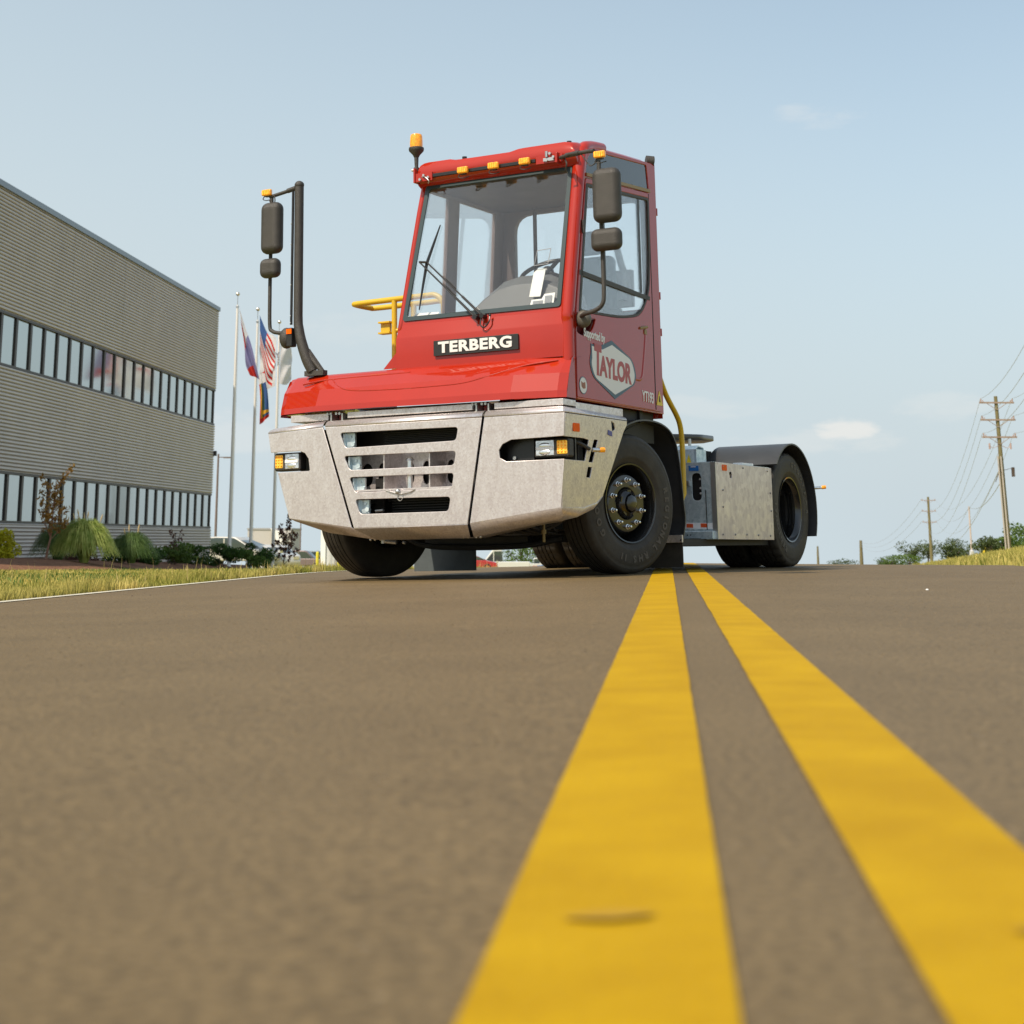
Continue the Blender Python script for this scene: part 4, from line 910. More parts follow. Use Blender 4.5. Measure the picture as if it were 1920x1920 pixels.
b = MB(); b.tube(smooth_path([(1.20, .66, 1.60), (1.20, .82, 1.41), (1.20, 1.02, 1.255), (1.20, 1.09, 1.17), (1.20, 1.115, 1.05), (1.20, 1.12, .9)], 6) + [Vector((1.20, 1.115, .62)), Vector((1.18, 1.06, .53))], .022, 12); b.build('grab_rail', M['yellow'], tr)
# cab mounts under the door
b = MB(); b.box(1.0, 1.2, .30, .36, 1.15, 1.25); b.box(.7, 1.0, .50, .60, 1.10, 1.23); b.build('cab_mount', M['blackm'], tr)
b = MB(); b.box(.6, 1.18, -.9, .6, 1.0, 1.24); b.build('cab_underside', M['blackm'], tr)
b = MB(); b.tube([(1.12, .58, 1.07), (1.12, .58, 1.24)], .06, 14); b.build('cab_spring', M['galv_cool'], tr)
# side boxes
oval = lambda cx, cz, w, h: rounded([(cx - w, cz - h), (cx + w, cz - h), (cx + w, cz + h), (cx - w, cz + h)], w * .98, 6)
sb = plate('step_box', M['galv_cool'], tr, FRONT(0, 1.62, 0), [(.62, .26), (1.27, .26), (1.27, .895), (.62, .895)], [oval(1.105, .690, .042, .115)[::-1]], .012, .002)
b = MB(); b.box(.62, 1.262, 1.63, 2.95, .255, .27); b.box(.62, 1.262, 1.63, 2.95, .875, .892); b.box(.62, .64, 1.64, 2.95, .27, .875); b.build('box_shell', M['galv_cool'], sb)
b = MB(); b.box(.95, 1.2, 1.66, 1.7, .5, .88); b.build('box_inside', M['blackm'], sb)
for z in (.635, .68, .755): b = MB(); b.tube([(1.125, 1.645, z), (1.125, 1.66, z)], .009, 8); b.build('light_spot', M['lens_white'], sb)
b = MB(); b.box(1.005, 1.045, 1.58, 1.615, .70, .74); b.build('latch_bracket', M['zinc'], sb)
tp = plate('reflective_tape', M['lens_white'], sb, FRONT(0, 1.611, 0), [(.97, .345), (1.245, .335), (1.245, .385), (.97, .395)], (), .003)
for x in (1.0, 1.13): plate('red_tape', M['tape_red'], tp, FRONT(0, 1.608, 0), [(x, .352), (x + .06, .350), (x + .06, .382), (x, .384)], (), .003)
b = MB(); b.box(.97, 1.262, 1.55, 1.615, .25, .32); b.build('step_lip', M['galv_cool'], sb, bevel=.006)
for x in (1.03, 1.06): b = MB(); b.sphere((x, 1.549, .29), .006, 6); b.build('bolt', M['blackm'], sb)
b = MB(); b.box(1.185, 1.19, 1.606, 1.612, .33, .66); b.build('door_slot', M['blackm'], sb)
plate('blue_sticker', M['blue'], sb, FRONT(0, 1.610, 0), rounded([(1.04, .825), (1.13, .822), (1.13, .865), (1.04, .868)], .004), (), .003)
plate('sticker_line', M['white'], sb, FRONT(0, 1.607, 0), [(1.06, .855), (1.105, .854), (1.105, .861), (1.06, .862)], (), .003)
sp = plate('side_panel', M['galv_blotch'], tr, SIDE(1.278, 0, 0), rounded([(1.615, .25), (2.945, .243), (2.955, .885), (1.63, .893)], .008), [rounded([(1.925, .815), (1.975, .820), (1.985, .785), (1.975, .765), (1.93, .77)], .01)[::-1]], .008, .002)
for y, z in [(1.78, .86), (2.25, .862), (2.85, .855), (1.76, .66), (1.75, .52), (2.90, .66), (2.90, .50), (1.72, .29), (2.0, .29), (2.27, .29), (2.55, .285), (2.85, .28)]:
    b = MB(); b.sphere((1.283, y, z), .009, 8); b.build('bolt', M['steel_in'], sp)
plate('side_reflector', M['amber2'], sp, SIDE(1.284, 0, 0), rounded([(1.765, .825), (1.865, .825), (1.865, .875), (1.765, .875)], .006), (), .006)
b = MB(); b.box(1.15, 1.24, 2.35, 2.62, .895, .915); b.build('box_lid_handle', M['lens_white'], sp, bevel=.004)
b = MB(); b.box(1.24, 1.285, 1.605, 1.618, .25, .893); b.build('corner_trim', M['zinc'], sp)
b = MB(); b.box(.75, 1.15, 1.4, 1.6, .22, .26); b.box(.5, 1.2, 1.0, 3.0, .20, .255); b.build('box_support', M['blackm'], tr)
b = MB(); b.sweep([(1.98, .90), (1.98, 1.03), (2.04, 1.065), (2.16, 1.05), (2.2, .95)], .72, .955, .01); b.box(.94, .96, 1.98, 2.2, .9, 1.03); b.build('valve_cover', M['galv_cool'], tr, smooth=False)
plate('warning_sticker', M['warn'], tr, FRONT(0, 1.972, 0), rounded([(.865, .905), (.915, .905), (.89, .985)], .004), (), .002)
# fifth wheel
fw = [(-.48, 2.25), (.48, 2.25), (.62, 2.45), (.68, 2.8), (.6, 3.3), (.3, 3.75), (.12, 3.6), (.08, 3.2), (-.08, 3.2), (-.12, 3.6), (-.3, 3.75), (-.6, 3.3), (-.68, 2.8), (-.62, 2.45)]
fwp = plate('fifth_wheel', M['black'], tr, frame((0, 0, 1.105), (1, 0, 0), (0, .995, .03)), rounded(fw, .08), (), .05, .01)
b = MB(); b.box(-.42, .52, 2.35, 3.4, .80, 1.09); b.box(-.35, -.25, 2.2, 3.2, .6, 1.1); b.box(.25, .35, 2.2, 3.2, .6, 1.1); b.tube([(-.6, 2.9, 1.04), (.6, 2.9, 1.04)], .05, 10); b.build('lift_frame', M['blackm'], fwp)
b = MB(); b.tube(smooth_path([(.5, 2.4, 1.1), (.62, 2.3, 1.06), (.7, 2.25, 1.08), (.8, 2.2, 1.05)]), .012, 6); b.tube([(.85, 2.1, 1.07), (.85, 2.1, 1.13)], .015, 6); b.build('air_hose', M['zinc'], fwp)
# papers lying behind the windscreen: things of their own
def paper(name, pts, label, ink=()):
    me = MB(); me.add([tr.matrix_world @ Vector(p) for p in pts], [tuple(range(len(pts)))]); o = me.build(name, M['paper'])
    so = o.modifiers.new('solid', 'SOLIDIFY'); so.thickness = .002; tag(o, label, 'paper')
    for q in ink:
        i_ = MB(); i_.add([tr.matrix_world @ Vector(p) for p in q], [(0, 1, 2, 3)]); i_.build('printed_block', M['ink'], o)
paper('paper_tag', [(.860, -.868, 2.035), (.955, -.868, 2.03), (.985, -.826, 2.245), (.92, -.826, 2.25), (.885, -.832, 2.22)], 'upright white tag standing on the dashboard by the steering wheel')
paper('paper_sheet', [(.875, -.889, 1.962), (1.075, -.889, 1.962), (1.08, -.866, 2.05), (.99, -.866, 2.046), (.97, -.875, 2.01), (.885, -.875, 2.01)], 'flat white printed sheet behind the lower windscreen corner',
      [[(.90, -.8895, 1.972), (.985, -.8895, 1.972), (.985, -.8835, 1.997), (.90, -.8835, 1.997)], [(1.0, -.8895, 1.975), (1.06, -.8895, 1.975), (1.06, -.8765, 2.03), (1.0, -.8765, 2.03)]])
paper('paper_roll', [(-.205, -.84, 1.965), (.04, -.84, 1.965), (.03, -.80, 2.0), (-.15, -.80, 2.005), (-.18, -.80, 2.0)], 'crumpled white papers in the far corner of the windscreen')
#@@END_PART2

# ================================================================== office building on the left
bx0, by0, bx1, by1 = -15.20, 50.0, -13.56, 78.0
bd = Vector((bx1 - bx0, by1 - by0, 0)).normalized(); bn = Vector((bd.y, -bd.x, 0))            # along the wall, and out of it
bld = empty('office_building', (bx1, by1, -1.3)); tag(bld, 'grey ribbed metal office building with two long window bands', 'building')
C0 = Vector((bx1, by1, 0)) - bld.location                   # far corner, in the building's space
LEN = 62.0
def wpt(d, out, z): return C0 + (-bd) * d + bn * out + Vector((0, 0, z))
M['siding'] = mat('ribbed_siding', (.50, .455, .425), .42, .35, var=.05, vscale=.6, spec=.4)
M['mullion'] = mat('dark_mullion', (.035, .028, .022), .45)
M['trim'] = mat('roof_trim', (.22, .26, .31), .4, .3)
M['bglass'] = mat('window_reflecting', (.46, .49, .47), .10, 1.0)
def ribbed(name, z0, z1, out, pitch=.1135):
    prof = []; z = z0
    while z < z1 - .02:
        q = min(pitch, z1 - z)
        prof += [(out - .045, z), (out - .045, z + .022), (out - .004, z + .036), (out + .010, z + q * .55), (out + .004, z + q - .008)]; z += q
    prof.append((out - .06, z1))
    n = len(prof); b = MB()
    # panel joints every few metres give the slight steps seen in the ribs
    cuts = [0]; k = 0
    while cuts[-1] < LEN: cuts.append(min(LEN, cuts[-1] + (9.2 if k % 2 else 6.1))); k += 1
    for d0, d1 in zip(cuts, cuts[1:]):
        b.add([wpt(d, o, z) for d in (d0 + .006, d1 - .006) for o, z in prof], [(i, i + 1, n + i + 1, n + i) for i in range(n - 1)])
    b.add([wpt(0, o, z) for o, z in prof] + [wpt(0, -.5, z1), wpt(0, -.5, z0)], [tuple(range(n + 2))])
    return b.build(name, M['siding'], bld)
Z = [(-1.4, .70), (2.22, 5.30), (6.92, 10.52)]
ribbed('lower_siding', Z[0][0], Z[0][1], 0); ribbed('middle_siding', Z[1][0], Z[1][1], .0); ribbed('upper_siding', Z[2][0], Z[2][1], .0)
b = MB()
vs = [wpt(d, o, z) for d in (0.0, LEN) for o, z in ((-.12, -1.4), (-18, -1.4), (-18, 10.5), (-.12, 10.5))]
b.add(vs, [(0, 1, 2, 3), (4, 7, 6, 5), (1, 5, 6, 2), (2, 6, 7, 3), (0, 3, 7, 4)]); b.build('wall', M['siding'], bld)
b = MB(); b.add([wpt(d, o, z) for d in (-.05, LEN) for o, z in ((.06, 10.52), (.06, 10.70), (-.4, 10.70), (-.4, 10.52))], [(0, 1, 5, 4), (1, 2, 6, 5), (0, 4, 7, 3), (0, 3, 2, 1)]); b.build('roof_trim', M['trim'], bld)
for z0, z1 in ((.70, 2.22), (5.30, 6.92)):
    b = MB()
    for za, zb_ in ((z0, z0 + .07), (z1 - .08, z1)): b.add([wpt(d, o, z) for d in (-.01, LEN) for o, z in ((-.02, za), (-.02, zb_), (-.3, zb_), (-.3, za))], [(0, 1, 5, 4), (1, 2, 6, 5), (0, 4, 7, 3), (0, 3, 2, 1)])
    b.build('window_frame', M['mullion'], bld)
    d = .12; k = 0
    while d < LEN - 1.3:
        b = MB(); b.add([wpt(dd, o, z) for dd in (d - .085, d + .085) for o, z in ((-.05, z0 + .07), (-.05, z1 - .08), (-.2, z1 - .08), (-.2, z0 + .07))], [(0, 1, 5, 4), (0, 3, 2, 1), (4, 5, 6, 7)])
        mu = b.build('mullion', M['mullion'], bld)
        tw = random.uniform(-.004, .004)
        b = MB(); b.add([wpt(d + .085, -.095, z0 + .07), wpt(d + 1.225, -.095 + tw, z0 + .07), wpt(d + 1.225, -.095 + tw, z1 - .08), wpt(d + .085, -.095, z1 - .08)], [(0, 3, 2, 1)])
        b.build('window_pane', M['bglass'], bld)
        d += 1.31; k += 1
b = MB(); b.add([(0, 0, 0)], []); 
b = MB(); b.tube([wpt(0, .02, 1.5), wpt(0, .02, 2.0)][:2], .0, 4) if False else None
b = MB(); p = wpt(-.05, -.03, 4.02); b.box(p.x, p.x + .14, p.y - .1, p.y + .1, p.z - .1, p.z + .12); b.build('wall_lamp', M['mullion'], bld)

# ------------------------------------------------------------------ mulch bed and planting along the building
b = MB(); pts = []
for i, y in enumerate(np.linspace(30, 80, 26)):
    xr = -8.9 - .045 * (y - 30) + .25 * math.sin(y * .5) if y < 45 else -9.6 - .045 * (y - 45)
    pts.append((y, xr))
rows = []
for y, xr in pts:
    for k in range(6):
        x = xr + (-16.5 - xr) * k / 5; rows.append((x, y, gz(x, y) + (.02 if k == 0 else .20 + .05 * k + .04 * mnoise.noise((x, y, 2)))))
b.add(rows, [(i * 6 + k, i * 6 + k + 1, i * 6 + 7 + k, i * 6 + 6 + k) for i in range(25) for k in range(5)], True)
tag(b.build('mulch_bed', M['mulch']), kind='structure')
def leaf_mat(name, c1, c2, tl=.35): return mat(name, c1, .55, color2=c2, vscale=5, detail=6, transl=tl, spec=.25)
M['leaf_dark'] = leaf_mat('dark_leaves', (.03, .07, .018), (.075, .15, .03))
M['leaf_mid'] = leaf_mat('mid_leaves', (.06, .12, .022), (.15, .22, .05))
M['leaf_yellow'] = leaf_mat('yellow_leaves', (.42, .40, .015), (.72, .66, .05), .3)
M['leaf_orange'] = leaf_mat('turning_leaves', (.22, .14, .03), (.42, .22, .06))
M['leaf_red'] = leaf_mat('russet_leaves', (.09, .035, .03), (.17, .08, .05))
M['leaf_far'] = leaf_mat('far_leaves', (.04, .065, .02), (.10, .13, .045), .2)
M['bark'] = mat('bark', (.28, .15, .10), .8, var=.2)
M['bark_dark'] = mat('dark_bark', (.07, .05, .04), .8, var=.2)
M['fountain'] = leaf_mat('fountain_grass', (.22, .32, .05), (.62, .66, .22), .45)
M['fountain_shade'] = leaf_mat('fountain_grass_shaded', (.06, .12, .03), (.16, .24, .07), .35)  # darker copy of the fountain grass, shade put into its leaf colour
M['seed'] = mat('seed_heads', (.50, .38, .20), .8, var=.2)
def leaves(b, centre, rad, n, size, shell=.5, lumps=7):
    c = np.array(centre); L = [(c + np.array([random.uniform(-1, 1) * rad[0] * .6, random.uniform(-1, 1) * rad[1] * .6, random.uniform(-.6, .75) * rad[2]]), random.uniform(.3, .6)) for _ in range(lumps)]
    vs = []; fs = []
    for i in range(n):
        lc, lr = random.choice(L); d = rng.normal(size=3); d /= np.linalg.norm(d); r_ = lr * random.uniform(shell, 1) ** .7
        p = lc + d * np.array(rad) * r_
        s = size * random.uniform(.6, 1.3); u = rng.normal(size=3); u /= np.linalg.norm(u); w = np.cross(u, rng.normal(size=3)); w /= np.linalg.norm(w)
        k = len(vs); vs += [p - u * s, p + w * s * .45, p + u * s, p - w * s * .45]; fs.append((k, k + 1, k + 2, k + 3))
    b.add(vs, fs)
def shrub(name, x, y, rad, n, size, m, label, cat='shrub', group=None, lift=0.):
    z = gz(x, y) + .2; r = empty(name, (x, y, z)); tag(r, label, cat, group)
    b = MB(); leaves(b, (0, 0, rad[2] * .75 + lift), rad, n, size, lumps=9); b.build('foliage', m, r)
    b = MB()
    for k in range(5): a = k * 1.3; b.tube([(0, 0, -.1), (.3 * rad[0] * math.cos(a), .3 * rad[1] * math.sin(a), rad[2] * .9 + lift)], [.02, .006], 5)
    b.build('stems', M['bark_dark'], r); return r
def fountain(x, y, h, sp, n, m, label, seeds=0, wid=.007):
    z = gz(x, y) + .2; r = empty('fountain_grass', (x, y, z)); tag(r, label, 'ornamental grass')
    b = MB(); vs = []; fs = []
    for i in range(n):
        a = random.uniform(0, 2 * math.pi); L = random.uniform(.65, 1.1); out = random.uniform(.2, 1.0) * sp; top = h * L * (1.08 - .30 * (out / sp) ** 2)
        pts = []
        for k in range(6):
            t = k / 5; rr = out * (t ** 1.15) + .10 * random.random(); zz = top * math.sin(math.pi * t * (.52 + .42 * out / sp))
            pts.append(Vector((rr * math.cos(a + t * .2), rr * math.sin(a + t * .2), max(0, zz))))
        k0 = len(vs); sd_ = Vector((-math.sin(a), math.cos(a), random.uniform(-.4, .4))) * wid
        for k, p in enumerate(pts): w = sd_ * (1 - .8 * k / 5); vs += [p - w, p + w]
        for k in range(5): fs.append((k0 + 2 * k, k0 + 2 * k + 1, k0 + 2 * k + 3, k0 + 2 * k + 2))
    b.add(vs, fs); b.build('leaf_tuft', m, r)
    if seeds:
        b = MB()
        for i in range(seeds):
            a = random.uniform(0, 6.28); o = random.uniform(.1, .5) * sp; p = Vector((o * math.cos(a), o * math.sin(a), h * random.uniform(1.0, 1.22))); q = p + Vector((.05 * math.cos(a), 0, .18))
            b.tube([(o * .3 * math.cos(a), o * .3 * math.sin(a), h * .5), p], .003, 4); b.tube([p, p.lerp(q, .5), q], [.008, .022, .006], 6)
        b.build('seed_head', M['seed'], r)
    return r
fountain(-10.35, 42.0, .92, .85, 2300, M['fountain'], 'bright green fountain grass in front beside the thin young tree', 8, .015)
fountain(-9.75, 44.5, .70, .72, 2200, M['fountain_shade'], 'darker fountain grass just right of the bright tuft', 4)
fountain(-11.9, 45.5, .90, .80, 2200, M['fountain_shade'], 'dark fountain grass between the yellow bush and the young tree', 5)
shrub('yellow_bush', -12.45, 42.3, (.50, .5, .42), 2300, .055, M['leaf_yellow'], 'bright yellow leafed bush at the left edge by the wall', 'bush')
G = 'low shrubs in the bed along the building'
for x, y, rd, n, m_, lab in ((-10.9, 48.5, (.7, .6, .36), 1500, 'leaf_dark', 'low dark green shrub right of the fountain grasses'), (-11.3, 53, (.8, .6, .42), 1600, 'leaf_dark', 'wide dark shrub below the middle of the lower window band'),
                             (-11.2, 57.5, (.75, .6, .40), 1500, 'leaf_mid', 'mid green shrub between two dark ones near the building corner'), (-11.6, 62.5, (.9, .6, .40), 1700, 'leaf_dark', 'dark shrub in front of the far end of the siding'),
                             (-11.0, 66, (.95, .6, .42), 1900, 'leaf_dark', 'rounded dark shrub at the foot of the first flagpole'), (-10.35, 68.5, (1.05, .6, .36), 1900, 'leaf_mid', 'lighter green spreading shrub between the first and second flagpoles'),
                             (-10.55, 72.5, (.75, .6, .55), 1900, 'leaf_dark', 'tall dark shrub close to the third flagpole'), (-12.5, 50, (.6, .5, .30), 900, 'leaf_red', 'low russet shrub against the wall')):
    shrub('shrub', x, y, rd, n, .06, M[m_], lab, 'shrub', G)
def twiggy(name, x, y, h, spread, n, m, lab, cat, bark, cl=10, size=.045, crown=.35, group=None):
    z = gz(x, y) + .08; r = empty(name, (x, y, z)); tag(r, lab, cat, group); b = MB()
    path = smooth_path([(0, 0, -.1), (.04, 0, h * .18), (.10, 0, h * .35), (.12, .02, h * .6), (.16, 0, h * .98)], 4); b.tube(path, [.034 * (1 - .8 * i / len(path)) for i in range(len(path))], 8)
    tips = []
    for k in range(cl):
        t = crown + (.95 - crown) * k / cl; p = path[min(len(path) - 1, int(t * len(path)))]; a = k * 2.4
        L = spread * (1 - .55 * (t - crown)) * random.uniform(.5, 1.1); q = p + Vector((math.cos(a) * L, math.sin(a) * L, L * .9 + .12)); b.tube([p, p.lerp(q, .5) + Vector((0, 0, -.03)), q], [.013, .009, .004], 5); tips.append((p, q))
    b.build('trunk', bark, r); b = MB()
    for p, q in tips:
        for k in range(3):
            c = p.lerp(q, .45 + .3 * k); leaves(b, tuple(c), (.13, .13, .15), n // (3 * cl), size, lumps=3)
    b.build('crown', m, r); return r
yt = twiggy('young_tree', -11.15, 41.5, 2.12, .42, 900, M['leaf_orange'], 'thin young tree with sparse orange green leaves in the mulch', 'young tree', M['bark'], 14, .05, .45)
b = MB(); b.tube(smooth_path([(.09, 0, .72), (-.05, 0, 1.0), (-.19, 0, 1.2)], 4), [.012, .011, .010, .009, .008, .007, .006, .005, .004], 5); b.build('branch', M['bark'], yt)
b = MB(); leaves(b, (-.16, 0, 1.42), (.07, .07, .12), 60, .03, lumps=2); b.build('leaf_cluster', M['leaf_orange'], yt)
twiggy('dark_sapling', -9.95, 75.5, 2.2, .6, 900, M['leaf_red'], 'dark leaved sapling just right of the third flagpole', 'young tree', M['bark_dark'], 12, .07, .15)
for x, y, h, lab in ((-11.6, 52.5, .95, 'spindly russet shrub left of its taller twin against the siding'), (-11.9, 60.5, 1.25, 'taller spindly russet shrub in front of the last window bays')):
    twiggy('russet_shrub', x, y, h, .35, 360, M['leaf_red'], lab, 'shrub', M['bark_dark'], 10, .05, .1, 'russet shrubs by the siding')
# tall weeds at the verge
for x0_, y0_, lab in ((-4.62, 16.5, 'tuft of tall pale weeds at the road edge in front of the shrubs'),):
    pass

# ------------------------------------------------------------------ flagpoles and flags
def flagpole(x, y, ztop, r0, lab):
    z = gz(x, y); r = empty('flagpole', (x, y, z)); tag(r, lab, 'flagpole', 'flagpoles by the building'); H_ = ztop - z
    b = MB(); b.lathe([(r0 * 1.9, 0), (r0 * 1.8, .12), (r0, .2), (r0, 2), (r0 * .62, H_ - .75), (r0 * .5, H_ - .55), (.001, H_ - .54)], 'z', 14); b.build('pole', M['pole'], r)
    b = MB(); b.tube([(0, 0, H_ - .56), (0, 0, H_ - .15)], .016, 8); b.tube([(0, 0, H_ - .66), (0, 0, H_ - .60)], .065, 10); b.build('truck_pulley', M['zinc'], r)
    b = MB(); b.sphere((0, 0, H_ - .08), .085, 14); b.build('ball', M['chrome_soft'], r)
    b = MB(); b.tube([(r0 + .03, -.02, 1.1), (r0 * .62 + .03, -.02, H_ - .7)], .005, 4); b.build('halyard', M['zinc'], r)
    return r
M['pole'] = mat('flagpole_aluminium', (.80, .77, .72), .4, .1); M['chrome_soft'] = mat('gold_ball', (.72, .66, .55), .28, .8)
flagpole(-11.57, 71, 10.42, .078, 'tallest and leftmost flagpole next to the building corner')
flagpole(-11.08, 73.5, 10.1, .072, 'middle flagpole of the three, carrying the striped flag')
flagpole(-10.47, 76, 9.86, .070, 'rightmost flagpole, its foot standing in open mulch')
def fcol(n, c): return mat(n, c, .8, var=.04, transl=.35, spec=.1)
M['f_red'] = fcol('flag_red', (.55, .045, .035)); M['f_white'] = fcol('flag_white', (.70, .70, .72)); M['f_blue'] = fcol('flag_blue', (.06, .12, .30)); M['f_violet'] = fcol('flag_violet_blue', (.24, .23, .42)); M['f_gold'] = fcol('flag_gold', (.70, .38, .04)); M['f_green'] = fcol('flag_green', (.05, .11, .09))
def flag(path_top, path_bot, cols, lab, nu=22, nv=14, amp=.09, ph=0.):
    """cloth between two polylines; cols(u, v) picks the dyed colour"""
    A = smooth_path(path_top, 6); B_ = smooth_path(path_bot, 6); ms_ = []; b = MB(); vs = []
    def at(P, t): q = t * (len(P) - 1); i = min(len(P) - 2, int(q)); return P[i].lerp(P[i + 1], q - i)
    for i in range(nu + 1):
        for j in range(nv + 1):
            u = i / nu; v = j / nv; p = at(A, u).lerp(at(B_, u), v); w = amp * u ** .5
            vs.append(p + Vector((.35 * w * math.sin(v * 9 + u * 4 + ph), w * 2.2 * math.sin(v * 11 + u * 5 + ph), .25 * w * math.sin(u * 12 + v * 3))))
    names = ['f_red', 'f_white', 'f_blue', 'f_violet', 'f_gold', 'f_green']; n = nv + 1
    for i in range(nu):
        for j in range(nv):
            b.v = vs; b.f.append([i * n + j, (i + 1) * n + j, (i + 1) * n + j + 1, i * n + j + 1]); b.mi.append(names.index(cols((i + .5) / nu, (j + .5) / nv))); b.sm.append(True)
    o = b.build('flag', [M[q] for q in names]); return tag(o, lab, 'flag')
V3 = Vector
# red, white and violet blue flag hanging in folds
flag([(-11.47, 70.9, 9.72), (-11.2, 70.8, 8.9), (-10.85, 70.7, 8.0), (-10.45, 70.6, 6.7)], [(-11.38, 70.9, 9.1), (-11.22, 71, 8.2), (-11.15, 71, 7.4), (-10.95, 70.9, 6.9)],
     lambda u, v: ('f_red' if v > .72 and u < .55 else 'f_white') if u < .46 else ('f_violet' if u < .82 or v < .35 else 'f_red'), 'folded red, white and violet flag on the tallest flagpole', amp=.06)
flag([(-10.98, 73.4, 9.75), (-10.7, 73.3, 9.1), (-10.4, 73.2, 8.6), (-10.2, 73.1, 8.2)], [(-10.93, 73.4, 8.5), (-10.75, 73.4, 7.6), (-10.6, 73.4, 6.9), (-10.35, 73.3, 6.65)],
     lambda u, v: 'f_blue' if u < .42 and v < .55 else ('f_red' if int(v * 13) % 2 == 0 else 'f_white'), 'red and white striped flag with a blue corner on the middle flagpole', nu=20, nv=26, amp=.05)
fl3 = flag([(-10.36, 75.8, 8.95), (-10.0, 75.8, 8.9), (-10.6, 76.3, 9.0), (-11.0, 76.4, 8.85)][0:1] + [(-10.1, 75.9, 8.85), (-9.9, 76.2, 8.6)], [(-10.36, 75.8, 7.0), (-10.1, 75.9, 6.95), (-9.9, 76.2, 7.2)],
     lambda u, v: 'f_white', 'plain side of the white flag right of the third flagpole', amp=.05)
fl4 = flag([(-10.58, 76, 9.05), (-10.85, 76.1, 9.25), (-11.1, 76.2, 9.1), (-11.35, 76.2, 8.7)], [(-10.58, 76, 6.9), (-10.85, 76.1, 6.8), (-11.1, 76.2, 6.65), (-11.3, 76.2, 6.5)],
     lambda u, v: 'f_red' if .60 < v < .66 and u > .1 else 'f_white', 'white flag with grey letters and a thin red line behind the striped flag', amp=.05, nv=20)
text('lettering', 'EASY', mat('flag_grey', (.22, .22, .25), .8), fl4, frame((-10.74, 75.80, 8.2), (1, 0, .18), (-.1, 0, 1)), .36, .9, .012, .01)
flag([(-10.97, 73.3, 7.1), (-10.85, 73.2, 6.4), (-10.80, 73.1, 5.6), (-10.78, 73.1, 5.0)], [(-10.74, 73.3, 7.25), (-10.52, 73.2, 6.5), (-10.42, 73.1, 5.7), (-10.40, 73.1, 5.35)],
     lambda u, v: 'f_white' if u < .18 else ('f_red' if u > .86 or v < .16 else ('f_gold' if v < .30 or (.70 < u < .76) else ('f_green' if v < .48 else 'f_blue'))), 'narrow blue flag with gold and red edges low on the middle flagpole', amp=.035)

# ------------------------------------------------------------------ street lamp, far building, shed, bollards
def lamp_post(x, y, ztop, lab, arm=.75, grp=None):
    z = gz(x, y) - .1; r = empty('street_lamp', (x, y, z)); tag(r, lab, 'street lamp', grp); H_ = ztop - z
    b = MB(); b.tube([(0, 0, 0), (0, 0, H_)], [.11, .07], 8); b.build('post', M['lamp_post'], r)
    b = MB(); b.box(.05, arm * .5, -.04, .04, H_ - .28, H_ - .22); b.box(arm * .4, arm, -.14, .14, H_ - .32, H_ - .22); b.build('lamp_head', M['lamp_post'], r); return r
M['lamp_post'] = mat('lamp_post_paint', (.16, .12, .11), .5)
lamp_post(-22.25, 130, 6.5, 'street lamp with one arm beside the building corner', 1.0)
lamp_post(-29.3, 240, 3.3, 'distant bare lamp post above the parked cars')
lamp_post(-26.6, 245, .9, 'short distant post right of the taller one')
ob = empty('warehouse', (-36.6, 268, -5.2)); tag(ob, 'distant low grey and white warehouse behind the third flagpole', 'building')
b = MB(); b.box(-3.4, 3.2, -6, 6, 0, 6.7); b.build('wall', mat('warehouse_wall', (.50, .48, .47), .7, var=.04), ob)
b = MB(); b.box(-3.5, 3.3, -6.1, 6.1, 6.7, 6.95); b.build('roof', mat('warehouse_roof', (.35, .35, .36), .6), ob)
for x0_, x1_, z0_, z1_ in ((-2.6, -1.5, 2.0, 3.6), (-.6, .8, 1.5, 3.6), (1.8, 2.6, 2.6, 4.2)):
    b = MB(); b.box(x0_, x1_, -6.06, -6.0, z0_, z1_); b.build('opening', M['mullion'], ob)
b = MB(); b.add([(.2, -7.5, 6.9), (2.2, -7.5, 6.3), (2.2, -6, 6.3), (.2, -6, 6.9), (2.2, -7.5, 3.4)], [(0, 1, 2, 3), (0, 4, 1)]); b.build('awning', M['lens_white'], ob)
sh = empty('storage_shed', (-12.9, 142, -2.3)); tag(sh, 'white ribbed metal storage shed behind the two yellow bollards', 'shed')
M['shed'] = mat('shed_panel', (.56, .57, .57), .5, .1, var=.05)
b = MB(); n_ = 40; vs = []
for i in range(n_ + 1):
    x = -2.7 + 6.2 * i / n_; o = .05 if i % 4 in (0, 1) else 0
    vs += [(x, -o, -.6), (x, -o, 4.6)]
b.add(vs, [(2 * i, 2 * i + 2, 2 * i + 3, 2 * i + 1) for i in range(n_)]); b.add([(-2.7, 0, -.6), (-2.7, 8, -.6), (-2.7, 8, 4.6), (-2.7, 0, 4.6)], [(0, 3, 2, 1)]); b.add([(-2.7, 0, 4.6), (3.5, 0, 4.6), (3.5, 8, 4.6), (-2.7, 8, 4.6)], [(0, 1, 2, 3)])
b.add([(3.5, 0, -.6), (3.5, 8, -.6), (3.5, 8, 4.6), (3.5, 0, 4.6)], [(0, 1, 2, 3)]); b.build('wall', M['shed'], sh)
for x0_, x1_ in ((-2.75, -2.35), (-1.55, -1.25)): b = MB(); b.box(x0_, x1_, -.10, -.06, -.6, 4.55); b.build('corner_strip', M['lens_white'] if x0_ < -2 else mat('rust_post', (.30, .24, .20), .7), sh)
b = MB(); b.box(-1.6, -1.2, -.14, -.10, -.6, .9); b.box(1.0, 1.35, -.14, -.10, -.6, .75); b.build('vent', mat('vent_grey', (.25, .25, .26), .6), sh)
